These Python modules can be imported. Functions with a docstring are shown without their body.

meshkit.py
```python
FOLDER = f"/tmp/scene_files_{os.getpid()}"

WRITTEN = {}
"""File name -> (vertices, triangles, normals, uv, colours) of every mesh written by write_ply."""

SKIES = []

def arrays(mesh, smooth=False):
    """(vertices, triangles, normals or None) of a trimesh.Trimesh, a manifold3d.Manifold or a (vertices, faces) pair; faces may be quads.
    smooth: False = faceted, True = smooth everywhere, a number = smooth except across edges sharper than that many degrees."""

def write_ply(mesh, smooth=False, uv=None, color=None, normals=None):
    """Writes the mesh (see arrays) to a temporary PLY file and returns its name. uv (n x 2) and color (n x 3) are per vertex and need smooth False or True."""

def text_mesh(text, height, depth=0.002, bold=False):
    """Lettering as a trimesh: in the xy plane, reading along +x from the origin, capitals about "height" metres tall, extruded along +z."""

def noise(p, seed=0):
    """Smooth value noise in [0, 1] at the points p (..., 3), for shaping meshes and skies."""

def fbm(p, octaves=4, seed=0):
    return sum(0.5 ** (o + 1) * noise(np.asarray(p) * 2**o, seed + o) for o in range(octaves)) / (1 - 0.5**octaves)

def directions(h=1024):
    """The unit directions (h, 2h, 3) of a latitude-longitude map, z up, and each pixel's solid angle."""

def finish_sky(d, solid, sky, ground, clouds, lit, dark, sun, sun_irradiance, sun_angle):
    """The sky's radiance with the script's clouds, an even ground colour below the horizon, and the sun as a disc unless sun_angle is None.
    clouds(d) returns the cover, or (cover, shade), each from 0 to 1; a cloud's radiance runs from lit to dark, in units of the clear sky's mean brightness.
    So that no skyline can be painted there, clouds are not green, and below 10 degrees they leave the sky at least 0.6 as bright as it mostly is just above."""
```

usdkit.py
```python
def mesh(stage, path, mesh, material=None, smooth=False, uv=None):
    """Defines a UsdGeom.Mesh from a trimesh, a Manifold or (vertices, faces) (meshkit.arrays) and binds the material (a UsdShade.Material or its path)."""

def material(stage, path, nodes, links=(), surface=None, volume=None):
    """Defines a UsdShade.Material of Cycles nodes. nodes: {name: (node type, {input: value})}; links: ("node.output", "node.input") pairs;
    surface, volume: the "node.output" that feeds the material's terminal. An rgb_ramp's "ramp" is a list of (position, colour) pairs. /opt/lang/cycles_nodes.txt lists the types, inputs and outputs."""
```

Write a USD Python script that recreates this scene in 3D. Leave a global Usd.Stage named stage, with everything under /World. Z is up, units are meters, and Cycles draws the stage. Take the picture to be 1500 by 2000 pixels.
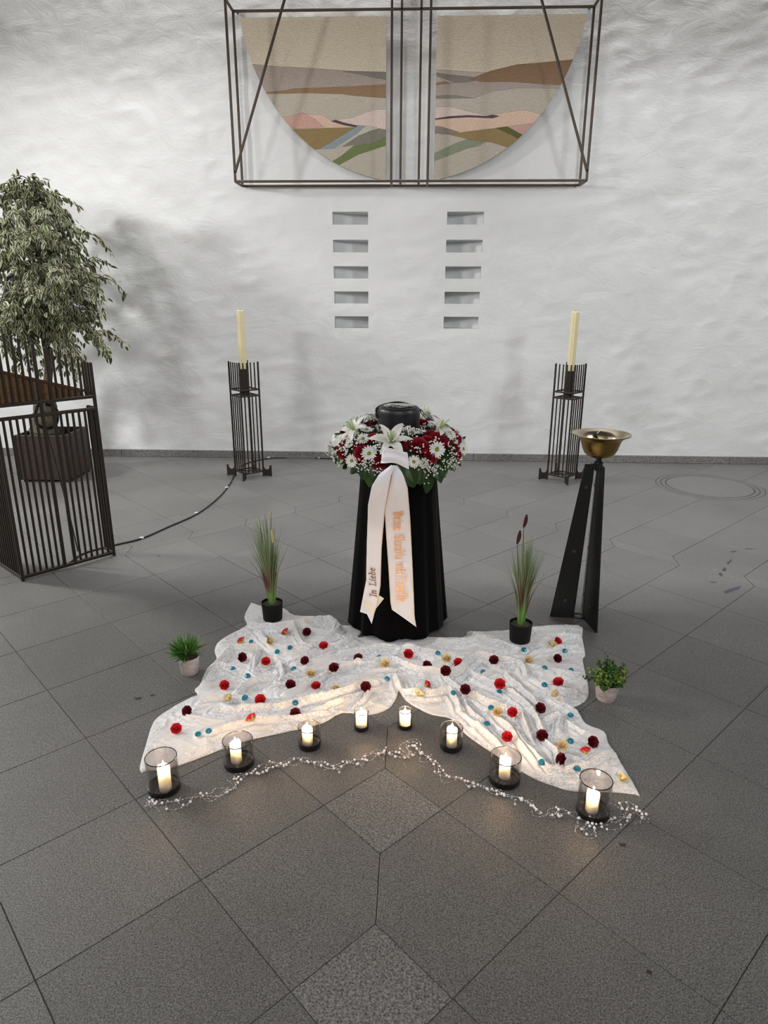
import math, random
import numpy as np, trimesh, shapely, shapely.affinity, usdkit, meshkit
from shapely.geometry import Polygon, LineString, Point
from scipy.spatial import Delaunay
from pxr import Usd, UsdGeom, UsdLux, UsdShade, Gf, Sdf, Vt

# ------------------------------------------------------------------ stage, camera, light, exposure
stage = Usd.Stage.CreateInMemory()
UsdGeom.SetStageUpAxis(stage, UsdGeom.Tokens.z)
UsdGeom.SetStageMetersPerUnit(stage, 1.0)
stage.SetDefaultPrim(UsdGeom.Xform.Define(stage, '/World').GetPrim())
UsdGeom.Scope.Define(stage, '/World/Looks')

F_PX, PITCH, YAW, ROLL = 1326.5, 0.30626, 0.040357, 0.0034458
CAM = np.array([0.07, 0.0, 1.5])
FW = np.array([-math.sin(YAW) * math.cos(PITCH), math.cos(YAW) * math.cos(PITCH), -math.sin(PITCH)])
_r = np.array([math.cos(YAW), math.sin(YAW), 0.0])
_u = np.cross(_r, FW)
RT = _r * math.cos(ROLL) + _u * math.sin(ROLL)
UP = -_r * math.sin(ROLL) + _u * math.cos(ROLL)
cam = UsdGeom.Camera.Define(stage, '/World/camera')
cam.CreateHorizontalApertureAttr(36.0)
cam.CreateVerticalApertureAttr(48.0)
cam.CreateFocalLengthAttr(36.0 * F_PX / 1500.0)
cam.CreateClippingRangeAttr(Gf.Vec2f(0.05, 100.0))
cam.CreateExposureAttr(-0.6)
cam.AddTransformOp().Set(Gf.Matrix4d(*RT, 0, *UP, 0, *(-FW), 0, *CAM, 1))

def rect_light(name, pos, target, w, h, intensity, color):
    l = UsdLux.RectLight.Define(stage, '/World/' + name)
    l.CreateWidthAttr(w); l.CreateHeightAttr(h); l.CreateIntensityAttr(intensity); l.CreateColorAttr(Gf.Vec3f(*color))
    p, t = np.array(pos, float), np.array(target, float)
    z = p - t; z /= np.linalg.norm(z)
    x = np.cross([0, 0, 1.0], z); n = np.linalg.norm(x)
    x = np.array([1.0, 0, 0]) if n < 1e-6 else x / n
    y = np.cross(z, x)
    l.AddTransformOp().Set(Gf.Matrix4d(*x, 0, *y, 0, *z, 0, *p, 1))

rect_light('wall_lamp_left', (-3.7, 1.5, 2.7), (-1.2, 6.4, 1.5), 0.8, 0.7, 52.0, (1.0, 0.99, 0.975))
rect_light('wall_lamp_right', (3.7, 1.5, 2.7), (1.4, 6.4, 1.2), 0.8, 0.7, 54.0, (0.96, 0.98, 1.0))
rect_light('side_lamp_left', (-4.85, 4.05, 2.85), (-1.0, 2.7, 0.0), 0.35, 0.35, 520.0, (1.0, 0.99, 0.97))
rect_light('choir_skylight', (0.0, 5.85, 8.4), (0.0, 5.8501, 0.0), 7.0, 0.8, 50.0, (0.97, 0.985, 1.0))
rect_light('nave_lamp', (0.0, -1.2, 2.9), (0.0, 3.2, 0.3), 4.0, 1.0, 13.0, (1.0, 0.995, 0.99))
dome = UsdLux.DomeLight.Define(stage, '/World/sky')
dome.CreateIntensityAttr(0.1)
dome.CreateColorAttr(Gf.Vec3f(0.9, 0.95, 1.0))

# ------------------------------------------------------------------ helpers
def ray(px, py):
    return FW + RT * (px - 750.0) / F_PX - UP * (py - 1000.0) / F_PX
def G(px, py, z=0.0):
    d = ray(px, py); return CAM + d * (z - CAM[2]) / d[2]
def W(px, py, Y):
    d = ray(px, py); return CAM + d * (Y - CAM[1]) / d[1]
def proj(p):
    v = np.asarray(p, float) - CAM; z = v @ FW
    return np.array([750 + F_PX * (v @ RT) / z, 1000 - F_PX * (v @ UP) / z])
def srgb(r, g, b, k=1.0):
    c = np.array([r, g, b]) / 255.0
    return tuple(np.minimum(np.where(c < 0.04045, c / 12.92, ((c + 0.055) / 1.055) ** 2.4) * k, 0.95))

_names = {}
def numbered(parent, name):
    k = (parent, name); n = _names.get(k, 0); _names[k] = n + 1
    return f'{parent}/{name}' if n == 0 else f'{parent}/{name}_{n:03d}'
def path_of(p):
    return '/World' if p is None else str(p.GetPath())
def tag(p, label=None, cat=None, group=None, kind=None):
    for k, v in (('label', label), ('category', cat), ('group', group), ('kind', kind)):
        if v: p.SetCustomDataByKey(k, v)
    return p
def matrix(loc=(0, 0, 0), rotz=0.0, scale=1.0, rot=None):
    c, s = math.cos(rotz), math.sin(rotz)
    R = np.array([[c, -s, 0], [s, c, 0], [0, 0, 1.0]]) if rot is None else np.asarray(rot, float)
    R = R * scale; t = loc
    return Gf.Matrix4d(R[0, 0], R[1, 0], R[2, 0], 0, R[0, 1], R[1, 1], R[2, 1], 0, R[0, 2], R[1, 2], R[2, 2], 0, float(t[0]), float(t[1]), float(t[2]), 1)
def thing(name, label, cat, loc=(0, 0, 0), rotz=0.0, group=None, scale=1.0, rot=None):
    x = UsdGeom.Xform.Define(stage, numbered('/World', name))
    x.AddTransformOp().Set(matrix(loc, rotz, scale, rot))
    return tag(x.GetPrim(), label, cat, group)
def copy(src, label, loc, rotz=0.0, group=None, scale=1.0, rot=None):
    was = src.GetCustomData()
    base = src.GetName()
    if base[-4:-3] == '_' and base[-3:].isdigit(): base = base[:-4]
    x = UsdGeom.Xform.Define(stage, numbered('/World', base))
    x.AddTransformOp().Set(matrix(loc, rotz, scale, rot))
    p = x.GetPrim(); p.GetReferences().AddInternalReference(src.GetPath()); p.SetInstanceable(True)
    return tag(p, label, was['category'], group or was.get('group'))
def obj(name, geom, mat, parent=None, smooth=35, label=None, cat=None, group=None, kind=None, col=None):
    m = usdkit.mesh(stage, numbered(path_of(parent), name), geom, mat, smooth=smooth)
    if col is not None:
        UsdGeom.PrimvarsAPI(m).CreatePrimvar('col', Sdf.ValueTypeNames.Color3fArray, 'vertex').Set(Vt.Vec3fArray.FromNumpy(np.asarray(col, np.float32)))
    return tag(m.GetPrim(), label, cat, group, kind)

def cat_(ms):
    return trimesh.util.concatenate([trimesh.Trimesh(*m, process=False) if isinstance(m, tuple) else m for m in ms])
def box(c, s, rotz=0.0):
    m = trimesh.creation.box(s)
    if rotz: m.apply_transform(trimesh.transformations.rotation_matrix(rotz, [0, 0, 1]))
    m.apply_translation(c); return m
def bbox(c, s, b=0.002, rotz=0.0):
    """A box with chamfered edges."""
    h = np.array(s) / 2.0; b = min(b, h.min() * 0.45); pts = []
    for sx in (-1, 1):
        for sy in (-1, 1):
            for sz in (-1, 1):
                sg = np.array([sx, sy, sz])
                for k in range(3):
                    q = h - b; q[k] = h[k]; pts.append(sg * q)
    m = trimesh.convex.convex_hull(np.array(pts))
    if rotz: m.apply_transform(trimesh.transformations.rotation_matrix(rotz, [0, 0, 1]))
    m.apply_translation(c); return m
def tube(path, r, n=8, cap=True):
    P = np.asarray(path, float); k = len(P)
    r = np.full(k, r) if np.ndim(r) == 0 else np.asarray(r)
    T = np.gradient(P, axis=0); T /= np.maximum(np.linalg.norm(T, axis=1, keepdims=True), 1e-9)
    a = np.array([0, 0, 1.0]) if abs(T[0][2]) < 0.9 else np.array([1.0, 0, 0])
    V = []; N = np.cross(T[0], a); N /= np.linalg.norm(N)
    ang = np.linspace(0, 2 * np.pi, n, endpoint=False)
    for i in range(k):
        N = N - T[i] * (N @ T[i]); N /= max(np.linalg.norm(N), 1e-9)
        B = np.cross(T[i], N)
        V.append(P[i] + r[i] * (np.cos(ang)[:, None] * N + np.sin(ang)[:, None] * B))
    V = np.vstack(V); Fc = []
    for i in range(k - 1):
        for j in range(n):
            a0, a1, b0, b1 = i * n + j, i * n + (j + 1) % n, (i + 1) * n + j, (i + 1) * n + (j + 1) % n
            Fc += [(a0, a1, b1), (a0, b1, b0)]
    if cap:
        V = np.vstack([V, P[0], P[-1]]); c0, c1 = len(V) - 2, len(V) - 1
        for j in range(n):
            Fc += [(c0, (j + 1) % n, j), (c1, (k - 1) * n + j, (k - 1) * n + (j + 1) % n)]
    return trimesh.Trimesh(V, np.array(Fc), process=False)
def curve(pts, n=24):
    """Catmull-Rom through pts."""
    P = np.asarray(pts, float); P = np.vstack([2 * P[0] - P[1], P, 2 * P[-1] - P[-2]]); out = []
    segs = len(P) - 3; m = max(2, n // segs)
    for i in range(1, len(P) - 2):
        for t in np.linspace(0, 1, m, endpoint=False):
            a, b, c, d = P[i - 1], P[i], P[i + 1], P[i + 2]
            out.append(0.5 * (2 * b + (c - a) * t + (2 * a - 5 * b + 4 * c - d) * t * t + (3 * b - a - 3 * c + d) * t ** 3))
    out.append(P[-2]); return np.array(out)
def bar(a, b, w):
    """Square bar from a to b, vertical or horizontal, slightly chamfered."""
    a, b = np.array(a, float), np.array(b, float); d = b - a; L = np.linalg.norm(d); d /= L
    m = bbox((0, 0, 0), (w, w, L), w * 0.18)
    z = d; x = np.cross([0, 0, 1.0], z)
    if np.linalg.norm(x) < 1e-6: x = np.array([1.0, 0, 0])
    x /= np.linalg.norm(x); y = np.cross(z, x)
    M = np.eye(4); M[:3, 0], M[:3, 1], M[:3, 2], M[:3, 3] = x, y, z, (a + b) / 2
    m.apply_transform(M); return m
def rodbar(a, b, w, side):
    """Square bar whose faces follow the horizontal direction `side` (for bars of a turned basket)."""
    a, b = np.array(a, float), np.array(b, float); d = b - a; L = np.linalg.norm(d); d /= L
    m = bbox((0, 0, 0), (w, w, L), w * 0.18)
    x = np.array([side[0], side[1], 0.0]); x -= d * (x @ d); x /= np.linalg.norm(x); y = np.cross(d, x)
    M = np.eye(4); M[:3, 0], M[:3, 1], M[:3, 2], M[:3, 3] = x, y, d, (a + b) / 2
    m.apply_transform(M); return m
def lathe(profile, n=40):
    P = np.asarray(profile, float); k = len(P); ang = np.linspace(0, 2 * np.pi, n, endpoint=False); V = []; Fc = []
    for r, z in P: V.append(np.stack([r * np.cos(ang), r * np.sin(ang), np.full(n, z)], 1))
    V = np.vstack(V)
    for i in range(k - 1):
        for j in range(n):
            a0, a1, b0, b1 = i * n + j, i * n + (j + 1) % n, (i + 1) * n + j, (i + 1) * n + (j + 1) % n
            if P[i][0] > 1e-7: Fc.append((a0, a1, b1))
            if P[i + 1][0] > 1e-7: Fc.append((a0, b1, b0))
    return trimesh.Trimesh(V, np.array(Fc), process=False)
def prism(poly, z0, z1):
    poly = shapely.make_valid(poly)
    ms = []
    for g in getattr(poly, 'geoms', [poly]):
        if g.geom_type == 'Polygon' and g.area > 1e-9:
            m = trimesh.creation.extrude_polygon(g, z1 - z0, engine='earcut'); m.apply_translation((0, 0, z0)); ms.append(m)
    return cat_(ms) if ms else None
def frame_rot(d, up=(0, 0, 1)):
    """Rotation whose z axis is d."""
    z = np.array(d, float); z /= np.linalg.norm(z)
    x = np.cross(up, z)
    if np.linalg.norm(x) < 1e-5: x = np.cross((1.0, 0, 0), z)
    x /= np.linalg.norm(x); y = np.cross(z, x)
    return np.stack([x, y, z], 1)
def moved(m, R, t, s=1.0):
    return trimesh.Trimesh(np.asarray(m.vertices) * s @ np.asarray(R).T + np.asarray(t), m.faces, process=False)
def spin(a):
    c, s = math.cos(a), math.sin(a); return np.array([[c, -s, 0], [s, c, 0], [0, 0, 1.0]])

# ------------------------------------------------------------------ materials
def mat(name, nodes, links=(), surface='p.BSDF', volume=None):
    return usdkit.material(stage, '/World/Looks/' + name, nodes, links, surface=surface, volume=volume)
def plain(name, color, rough=0.5, metal=0.0, bump=None, var=0.0, **kw):
    n = {'p': ('principled_bsdf', {'base_color': color, 'roughness': rough, 'metallic': metal, **kw})}; l = []
    if bump or var: n['g'] = ('geometry', {})
    if var:
        n['nv'] = ('noise_texture', {'scale': (bump or (30,))[0], 'detail': 3.0})
        n['rv'] = ('rgb_ramp', {'ramp': [(0.25, tuple(c * (1 - var) for c in color)), (0.75, tuple(min(1, c * (1 + var)) for c in color))]})
        l += [('g.position', 'nv.vector'), ('nv.fac', 'rv.fac'), ('rv.color', 'p.base_color')]
    if bump:
        n['nb'] = ('noise_texture', {'scale': bump[0], 'detail': 4.0}); n['b'] = ('bump', {'strength': bump[1], 'distance': bump[2]})
        l += [('g.position', 'nb.vector'), ('nb.fac', 'b.height'), ('b.normal', 'p.normal')]
    return mat(name, n, l)
def leafy(name, color=None, col=False, rough=0.45, trans=0.25):
    n = {'p': ('principled_bsdf', {'base_color': color or (0.1, 0.2, 0.05), 'roughness': rough}), 't': ('translucent_bsdf', {'color': color or (0.2, 0.3, 0.05)}), 'm': ('mix_closure', {'fac': trans})}
    l = [('p.BSDF', 'm.closure1'), ('t.BSDF', 'm.closure2')]
    if col:
        n['a'] = ('attribute', {'attribute': 'col'}); l += [('a.color', 'p.base_color'), ('a.color', 't.color')]
    return mat(name, n, l, surface='m.closure')

M = {}
M['plaster'] = mat('white_plaster', {
    'g': ('geometry', {}), 'mp': ('mapping', {'scale': (0.75, 1.0, 1.25), 'rotation': (0.0, 0.35, 0.0)}),
    'n1': ('noise_texture', {'scale': 5.5, 'detail': 7.0, 'roughness': 0.62, 'distortion': 1.3}),
    'n2': ('noise_texture', {'scale': 16.0, 'detail': 4.0, 'roughness': 0.6, 'distortion': 2.2, 'type': 'ridged_multifractal', 'offset': 0.8, 'gain': 1.4}),
    'ma': ('math', {'math_type': 'multiply_add', 'value2': 0.06}),
    'b': ('bump', {'strength': 0.24, 'distance': 0.020}),
    'nc': ('noise_texture', {'scale': 1.1, 'detail': 4.0}),
    'rc': ('rgb_ramp', {'ramp': [(0.3, (0.77, 0.78, 0.785)), (0.7, (0.82, 0.83, 0.835))]}),
    'p': ('principled_bsdf', {'roughness': 0.62, 'specular_ior_level': 0.35})},
    [('g.position', 'mp.vector'), ('mp.vector', 'n1.vector'), ('mp.vector', 'n2.vector'), ('n2.fac', 'ma.value1'), ('n1.fac', 'ma.value3'), ('ma.value', 'b.height'), ('b.normal', 'p.normal'),
     ('g.position', 'nc.vector'), ('nc.fac', 'rc.fac'), ('rc.color', 'p.base_color')])
def granite(name, lo, hi, scale, tint=(1.0, 0.965, 0.92)):
    return mat(name, {
        'g': ('geometry', {}), 'oi': ('object_info', {}),
        'n': ('noise_texture', {'scale': scale, 'detail': 3.0, 'roughness': 0.75}),
        'v': ('voronoi_texture', {'scale': scale * 1.3}),
        'ad': ('math', {'math_type': 'multiply_add', 'value2': 0.22}),
        'r': ('rgb_ramp', {'ramp': [(0.43, tuple(lo * t for t in tint)), (0.58, tuple((lo * 0.55 + hi * 0.45) * t for t in tint)), (0.74, tuple(hi * t for t in tint))]}),
        'd': ('noise_texture', {'scale': 1.7, 'detail': 5.0, 'roughness': 0.6}),
        'dr': ('map_range', {'from_min': 0.3, 'from_max': 0.7, 'to_min': 0.84, 'to_max': 1.12, 'clamp': True}),
        'rr': ('map_range', {'from_min': 0.0, 'from_max': 1.0, 'to_min': 0.93, 'to_max': 1.07}),
        'mm': ('math', {'math_type': 'multiply'}),
        'mx': ('vector_math', {'math_type': 'scale'}),
        'b': ('bump', {'strength': 0.25, 'distance': 0.0012}),
        'p': ('principled_bsdf', {'roughness': 0.6, 'specular_ior_level': 0.45, 'coat_weight': 0.45, 'coat_roughness': 0.55})},
        [('g.position', 'n.vector'), ('g.position', 'v.vector'), ('v.distance', 'ad.value1'), ('n.fac', 'ad.value3'), ('ad.value', 'r.fac'), ('g.position', 'd.vector'), ('d.fac', 'dr.value'),
         ('oi.random', 'rr.value'), ('dr.result', 'mm.value1'), ('rr.result', 'mm.value2'), ('r.color', 'mx.vector1'), ('mm.value', 'mx.scale'), ('mx.vector', 'p.base_color'), ('n.fac', 'b.height'), ('b.normal', 'p.normal')])
M['granite'] = granite('floor_granite', 0.012, 0.185, 230.0)
M['granite_light'] = granite('light_granite', 0.014, 0.235, 170.0)
M['granite_band'] = granite('band_granite', 0.010, 0.195, 190.0)
M['trim_stone'] = granite('trim_stone', 0.06, 0.30, 120.0, (1.0, 0.98, 0.95))
M['joint'] = plain('joint_mortar', (0.045, 0.042, 0.038), 0.9)
M['far_wall'] = plain('side_wall_paint', (0.42, 0.41, 0.39), 0.8)
M['ceil'] = plain('ceiling_paint', (0.14, 0.12, 0.10), 0.8)
M['iron'] = plain('dark_iron', (0.036, 0.028, 0.022), 0.5, 0.5, bump=(140.0, 0.3, 0.001), var=0.25)
M['iron_brown'] = plain('brown_iron', (0.085, 0.064, 0.050), 0.48, 0.45, bump=(140.0, 0.3, 0.001), var=0.25)
M['black_steel'] = plain('black_steel', (0.012, 0.014, 0.015), 0.42, 0.3, bump=(220.0, 0.15, 0.0005))
M['bolt'] = plain('bolt_steel', (0.10, 0.085, 0.07), 0.42, 0.8)
M['brass'] = plain('brass', (0.34, 0.225, 0.07), 0.30, 1.0, bump=(60.0, 0.06, 0.001))
M['brass_in'] = plain('pale_brass', (0.50, 0.43, 0.32), 0.27, 1.0, bump=(60.0, 0.06, 0.001))
M['urn'] = plain('urn_black', (0.008, 0.008, 0.009), 0.42, bump=(70.0, 0.4, 0.002))
M['urn_gloss'] = plain('urn_gloss', (0.014, 0.015, 0.016), 0.14, coat_weight=0.6)
M['silver'] = plain('silver_plate', (0.55, 0.56, 0.57), 0.22, 1.0)
M['velvet'] = plain('black_velvet', (0.003, 0.003, 0.0035), 0.95, sheen_weight=0.05, sheen_roughness=0.4, specular_ior_level=0.05)
M['ribbon'] = mat('white_satin', {'g': ('geometry', {}), 'w': ('wave_texture', {'scale': 180.0, 'bands_direction': 'x'}), 'b': ('bump', {'strength': 0.12, 'distance': 0.0005}),
    'p': ('principled_bsdf', {'base_color': (0.78, 0.79, 0.86), 'roughness': 0.38, 'sheen_weight': 0.25})}, [('g.position', 'w.vector'), ('w.fac', 'b.height'), ('b.normal', 'p.normal')])
M['cream_card'] = plain('cream_satin', (0.80, 0.78, 0.62), 0.5)
M['copper'] = plain('copper_print', (0.88, 0.50, 0.26), 0.42, 0.35)
M['brown_print'] = plain('brown_print', (0.22, 0.10, 0.06), 0.45, 0.3)
M['gold_edge'] = plain('gold_edging', (0.80, 0.55, 0.36), 0.4, 0.4)
M['wax'] = mat('candle_wax', {'p': ('principled_bsdf', {'base_color': (0.86, 0.77, 0.64), 'roughness': 0.45, 'subsurface_weight': 1.0, 'subsurface_radius': (1.0, 0.85, 0.68), 'subsurface_scale': 0.012, 'subsurface_method': 'random_walk'})})
M['wax_ivory'] = plain('ivory_wax', (0.78, 0.70, 0.44), 0.45, subsurface_weight=0.15, subsurface_radius=(1.0, 0.7, 0.4), subsurface_scale=0.01)
M['wick'] = plain('wick', (0.02, 0.015, 0.012), 0.9)
M['flame'] = mat('flame', {'e': ('emission', {'color': (1.0, 0.66, 0.34), 'strength': 1250.0})}, surface='e.emission')
def pane(name, tint):
    return mat(name, {'f': ('layer_weight', {'blend': 0.5}), 'pw': ('math', {'math_type': 'power', 'value2': 3.2}), 'ma': ('math', {'math_type': 'multiply_add', 'value2': 0.75, 'value3': 0.07}),
               't': ('transparent_bsdf', {'color': tint}), 'g': ('glossy_bsdf', {'color': (0.95, 0.95, 0.95), 'roughness': 0.0}), 'm': ('mix_closure', {})},
               [('f.facing', 'pw.value1'), ('pw.value', 'ma.value1'), ('ma.value', 'm.fac'), ('t.BSDF', 'm.closure1'), ('g.BSDF', 'm.closure2')], surface='m.closure')
M['glass'] = pane('smoke_glass', (0.885, 0.865, 0.855))
M['glass_rim'] = plain('dark_glass_rim', (0.03, 0.03, 0.032), 0.12)
M['glass_base'] = plain('black_glass', (0.006, 0.006, 0.0065), 0.32, specular_ior_level=0.35)
M['gem'] = mat('blue_gem', {'p': ('principled_bsdf', {'base_color': (0.04, 0.33, 0.48), 'roughness': 0.06, 'transmission_weight': 0.55, 'ior': 1.5})})
M['pearl'] = plain('pearl', (0.92, 0.87, 0.88), 0.22, coat_weight=0.5)
M['wire'] = plain('clear_line', (0.62, 0.58, 0.56), 0.3)
M['black_pot'] = plain('black_plastic', (0.005, 0.005, 0.005), 0.6, specular_ior_level=0.25)
M['soil'] = plain('soil', (0.055, 0.048, 0.03), 0.95, bump=(220.0, 0.9, 0.004), var=0.35)
M['dark_soil'] = plain('dark_soil', (0.018, 0.012, 0.009), 0.95, bump=(220.0, 0.9, 0.004))
M['white_pot'] = mat('whitewashed_pot', {'g': ('geometry', {}), 'mp': ('mapping', {'scale': (1.0, 1.0, 3.2)}), 'n': ('noise_texture', {'scale': 32.0, 'detail': 5.0, 'distortion': 1.0}),
    'r': ('rgb_ramp', {'ramp': [(0.3, (0.30, 0.26, 0.26)), (0.6, (0.46, 0.42, 0.42)), (0.8, (0.60, 0.57, 0.57))]}), 'b': ('bump', {'strength': 0.4, 'distance': 0.003}), 'p': ('principled_bsdf', {'roughness': 0.7})},
    [('g.position', 'mp.vector'), ('mp.vector', 'n.vector'), ('n.fac', 'r.fac'), ('r.color', 'p.base_color'), ('n.fac', 'b.height'), ('b.normal', 'p.normal')])
M['leaf_col'] = leafy('leaf_colours', col=True)
M['leaf_gloss'] = leafy('glossy_leaf', (0.016, 0.045, 0.012), rough=0.3, trans=0.12)
M['leaf_gloss2'] = leafy('lighter_glossy_leaf', (0.04, 0.085, 0.018), rough=0.32, trans=0.15)
M['moss'] = plain('moss', (0.012, 0.026, 0.009), 0.9, bump=(90.0, 1.0, 0.01))
M['petal_red'] = plain('red_petal', (0.27, 0.004, 0.014), 0.55, sheen_weight=0.3, sheen_tint=(0.8, 0.1, 0.15))
M['petal_white'] = leafy('white_petal', (0.80, 0.80, 0.76), rough=0.5, trans=0.15)
M['lily'] = leafy('lily_petal', (0.82, 0.82, 0.78), rough=0.45, trans=0.2)
M['lily_green'] = leafy('lily_throat', (0.42, 0.52, 0.20), rough=0.5, trans=0.1)
M['anther'] = plain('anther', (0.09, 0.05, 0.02), 0.8)
M['daisy_eye'] = plain('daisy_eye', (0.20, 0.24, 0.05), 0.8, bump=(900.0, 0.8, 0.001))
M['foam_dark'] = plain('dark_red_foam', (0.135, 0.004, 0.012), 0.6)
M['foam_red'] = plain('bright_red_foam', (0.68, 0.016, 0.028), 0.6)
M['foam_cream'] = plain('cream_foam', (0.86, 0.71, 0.42), 0.6)
M['calyx'] = plain('calyx', (0.42, 0.34, 0.09), 0.6)
M['bark'] = plain('bark', (0.075, 0.055, 0.038), 0.85, bump=(60.0, 0.8, 0.006), var=0.3)
M['burlap'] = plain('mossy_root', (0.10, 0.088, 0.055), 0.9, bump=(60.0, 0.8, 0.008), var=0.3)
M['planter'] = mat('stained_planter', {'g': ('geometry', {}), 'mp': ('mapping', {'scale': (2.0, 2.0, 14.0)}), 'n': ('noise_texture', {'scale': 6.0, 'detail': 4.0}),
    'r': ('rgb_ramp', {'ramp': [(0.3, (0.022, 0.012, 0.009)), (0.7, (0.052, 0.030, 0.022))]}), 'p': ('principled_bsdf', {'roughness': 0.55})}, [('g.position', 'mp.vector'), ('mp.vector', 'n.vector'), ('n.fac', 'r.fac'), ('r.color', 'p.base_color')])
M['wood'] = mat('oak_board', {'g': ('geometry', {}), 'mp': ('mapping', {'scale': (3.0, 3.0, 30.0)}), 'n': ('noise_texture', {'scale': 5.0, 'detail': 5.0, 'distortion': 0.6}),
    'r': ('rgb_ramp', {'ramp': [(0.3, (0.13, 0.060, 0.022)), (0.7, (0.24, 0.12, 0.045))]}), 'p': ('principled_bsdf', {'roughness': 0.45})}, [('g.position', 'mp.vector'), ('mp.vector', 'n.vector'), ('n.fac', 'r.fac'), ('r.color', 'p.base_color')])
M['cable'] = plain('black_cable', (0.012, 0.012, 0.012), 0.5)
M['cable_grey'] = plain('grey_cable', (0.16, 0.15, 0.13), 0.5)
M['tape'] = plain('white_tape', (0.75, 0.75, 0.73), 0.6)
M['steel'] = plain('steel_neck', (0.35, 0.37, 0.40), 0.3, 0.9)
M['stain'] = plain('floor_stain', (0.030, 0.026, 0.028), 0.5)
M['stain_violet'] = plain('violet_stain', (0.045, 0.036, 0.060), 0.5)
# crushed velvet cloth: mottled pile (lighter and darker nap), strong fine relief, sheen
M['cloth'] = mat('crushed_velvet', {
    'g': ('geometry', {}), 'mp': ('mapping', {'scale': (1.0, 1.6, 1.0), 'rotation': (0.0, 0.0, 0.5)}),
    'n': ('noise_texture', {'scale': 85.0, 'detail': 4.0, 'roughness': 0.7, 'distortion': 1.6}),
    'n2': ('noise_texture', {'scale': 8.0, 'detail': 3.0, 'distortion': 0.8}),
    'mr': ('map_range', {'from_min': 0.38, 'from_max': 0.56, 'to_min': 0.08, 'to_max': 1.0, 'clamp': True}),
    'r': ('rgb_ramp', {'ramp': [(0.40, (0.52, 0.50, 0.50)), (0.51, (0.80, 0.80, 0.82)), (0.60, (0.94, 0.95, 0.97))]}),
    'mx': ('mix', {'mix_type': 'mix', 'color1': (0.79, 0.755, 0.73)}),
    'bs': ('math', {'math_type': 'multiply', 'value2': 0.6}),
    'b': ('bump', {'distance': 0.0025}),
    'p': ('principled_bsdf', {'roughness': 0.42, 'sheen_weight': 0.3, 'sheen_roughness': 0.35})},
    [('g.position', 'mp.vector'), ('mp.vector', 'n.vector'), ('g.position', 'n2.vector'), ('n2.fac', 'mr.value'), ('mr.result', 'bs.value1'), ('bs.value', 'b.strength'), ('n.fac', 'r.fac'), ('mr.result', 'mx.fac'), ('r.color', 'mx.color2'), ('mx.color', 'p.base_color'), ('n.fac', 'b.height'), ('b.normal', 'p.normal')])

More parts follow.
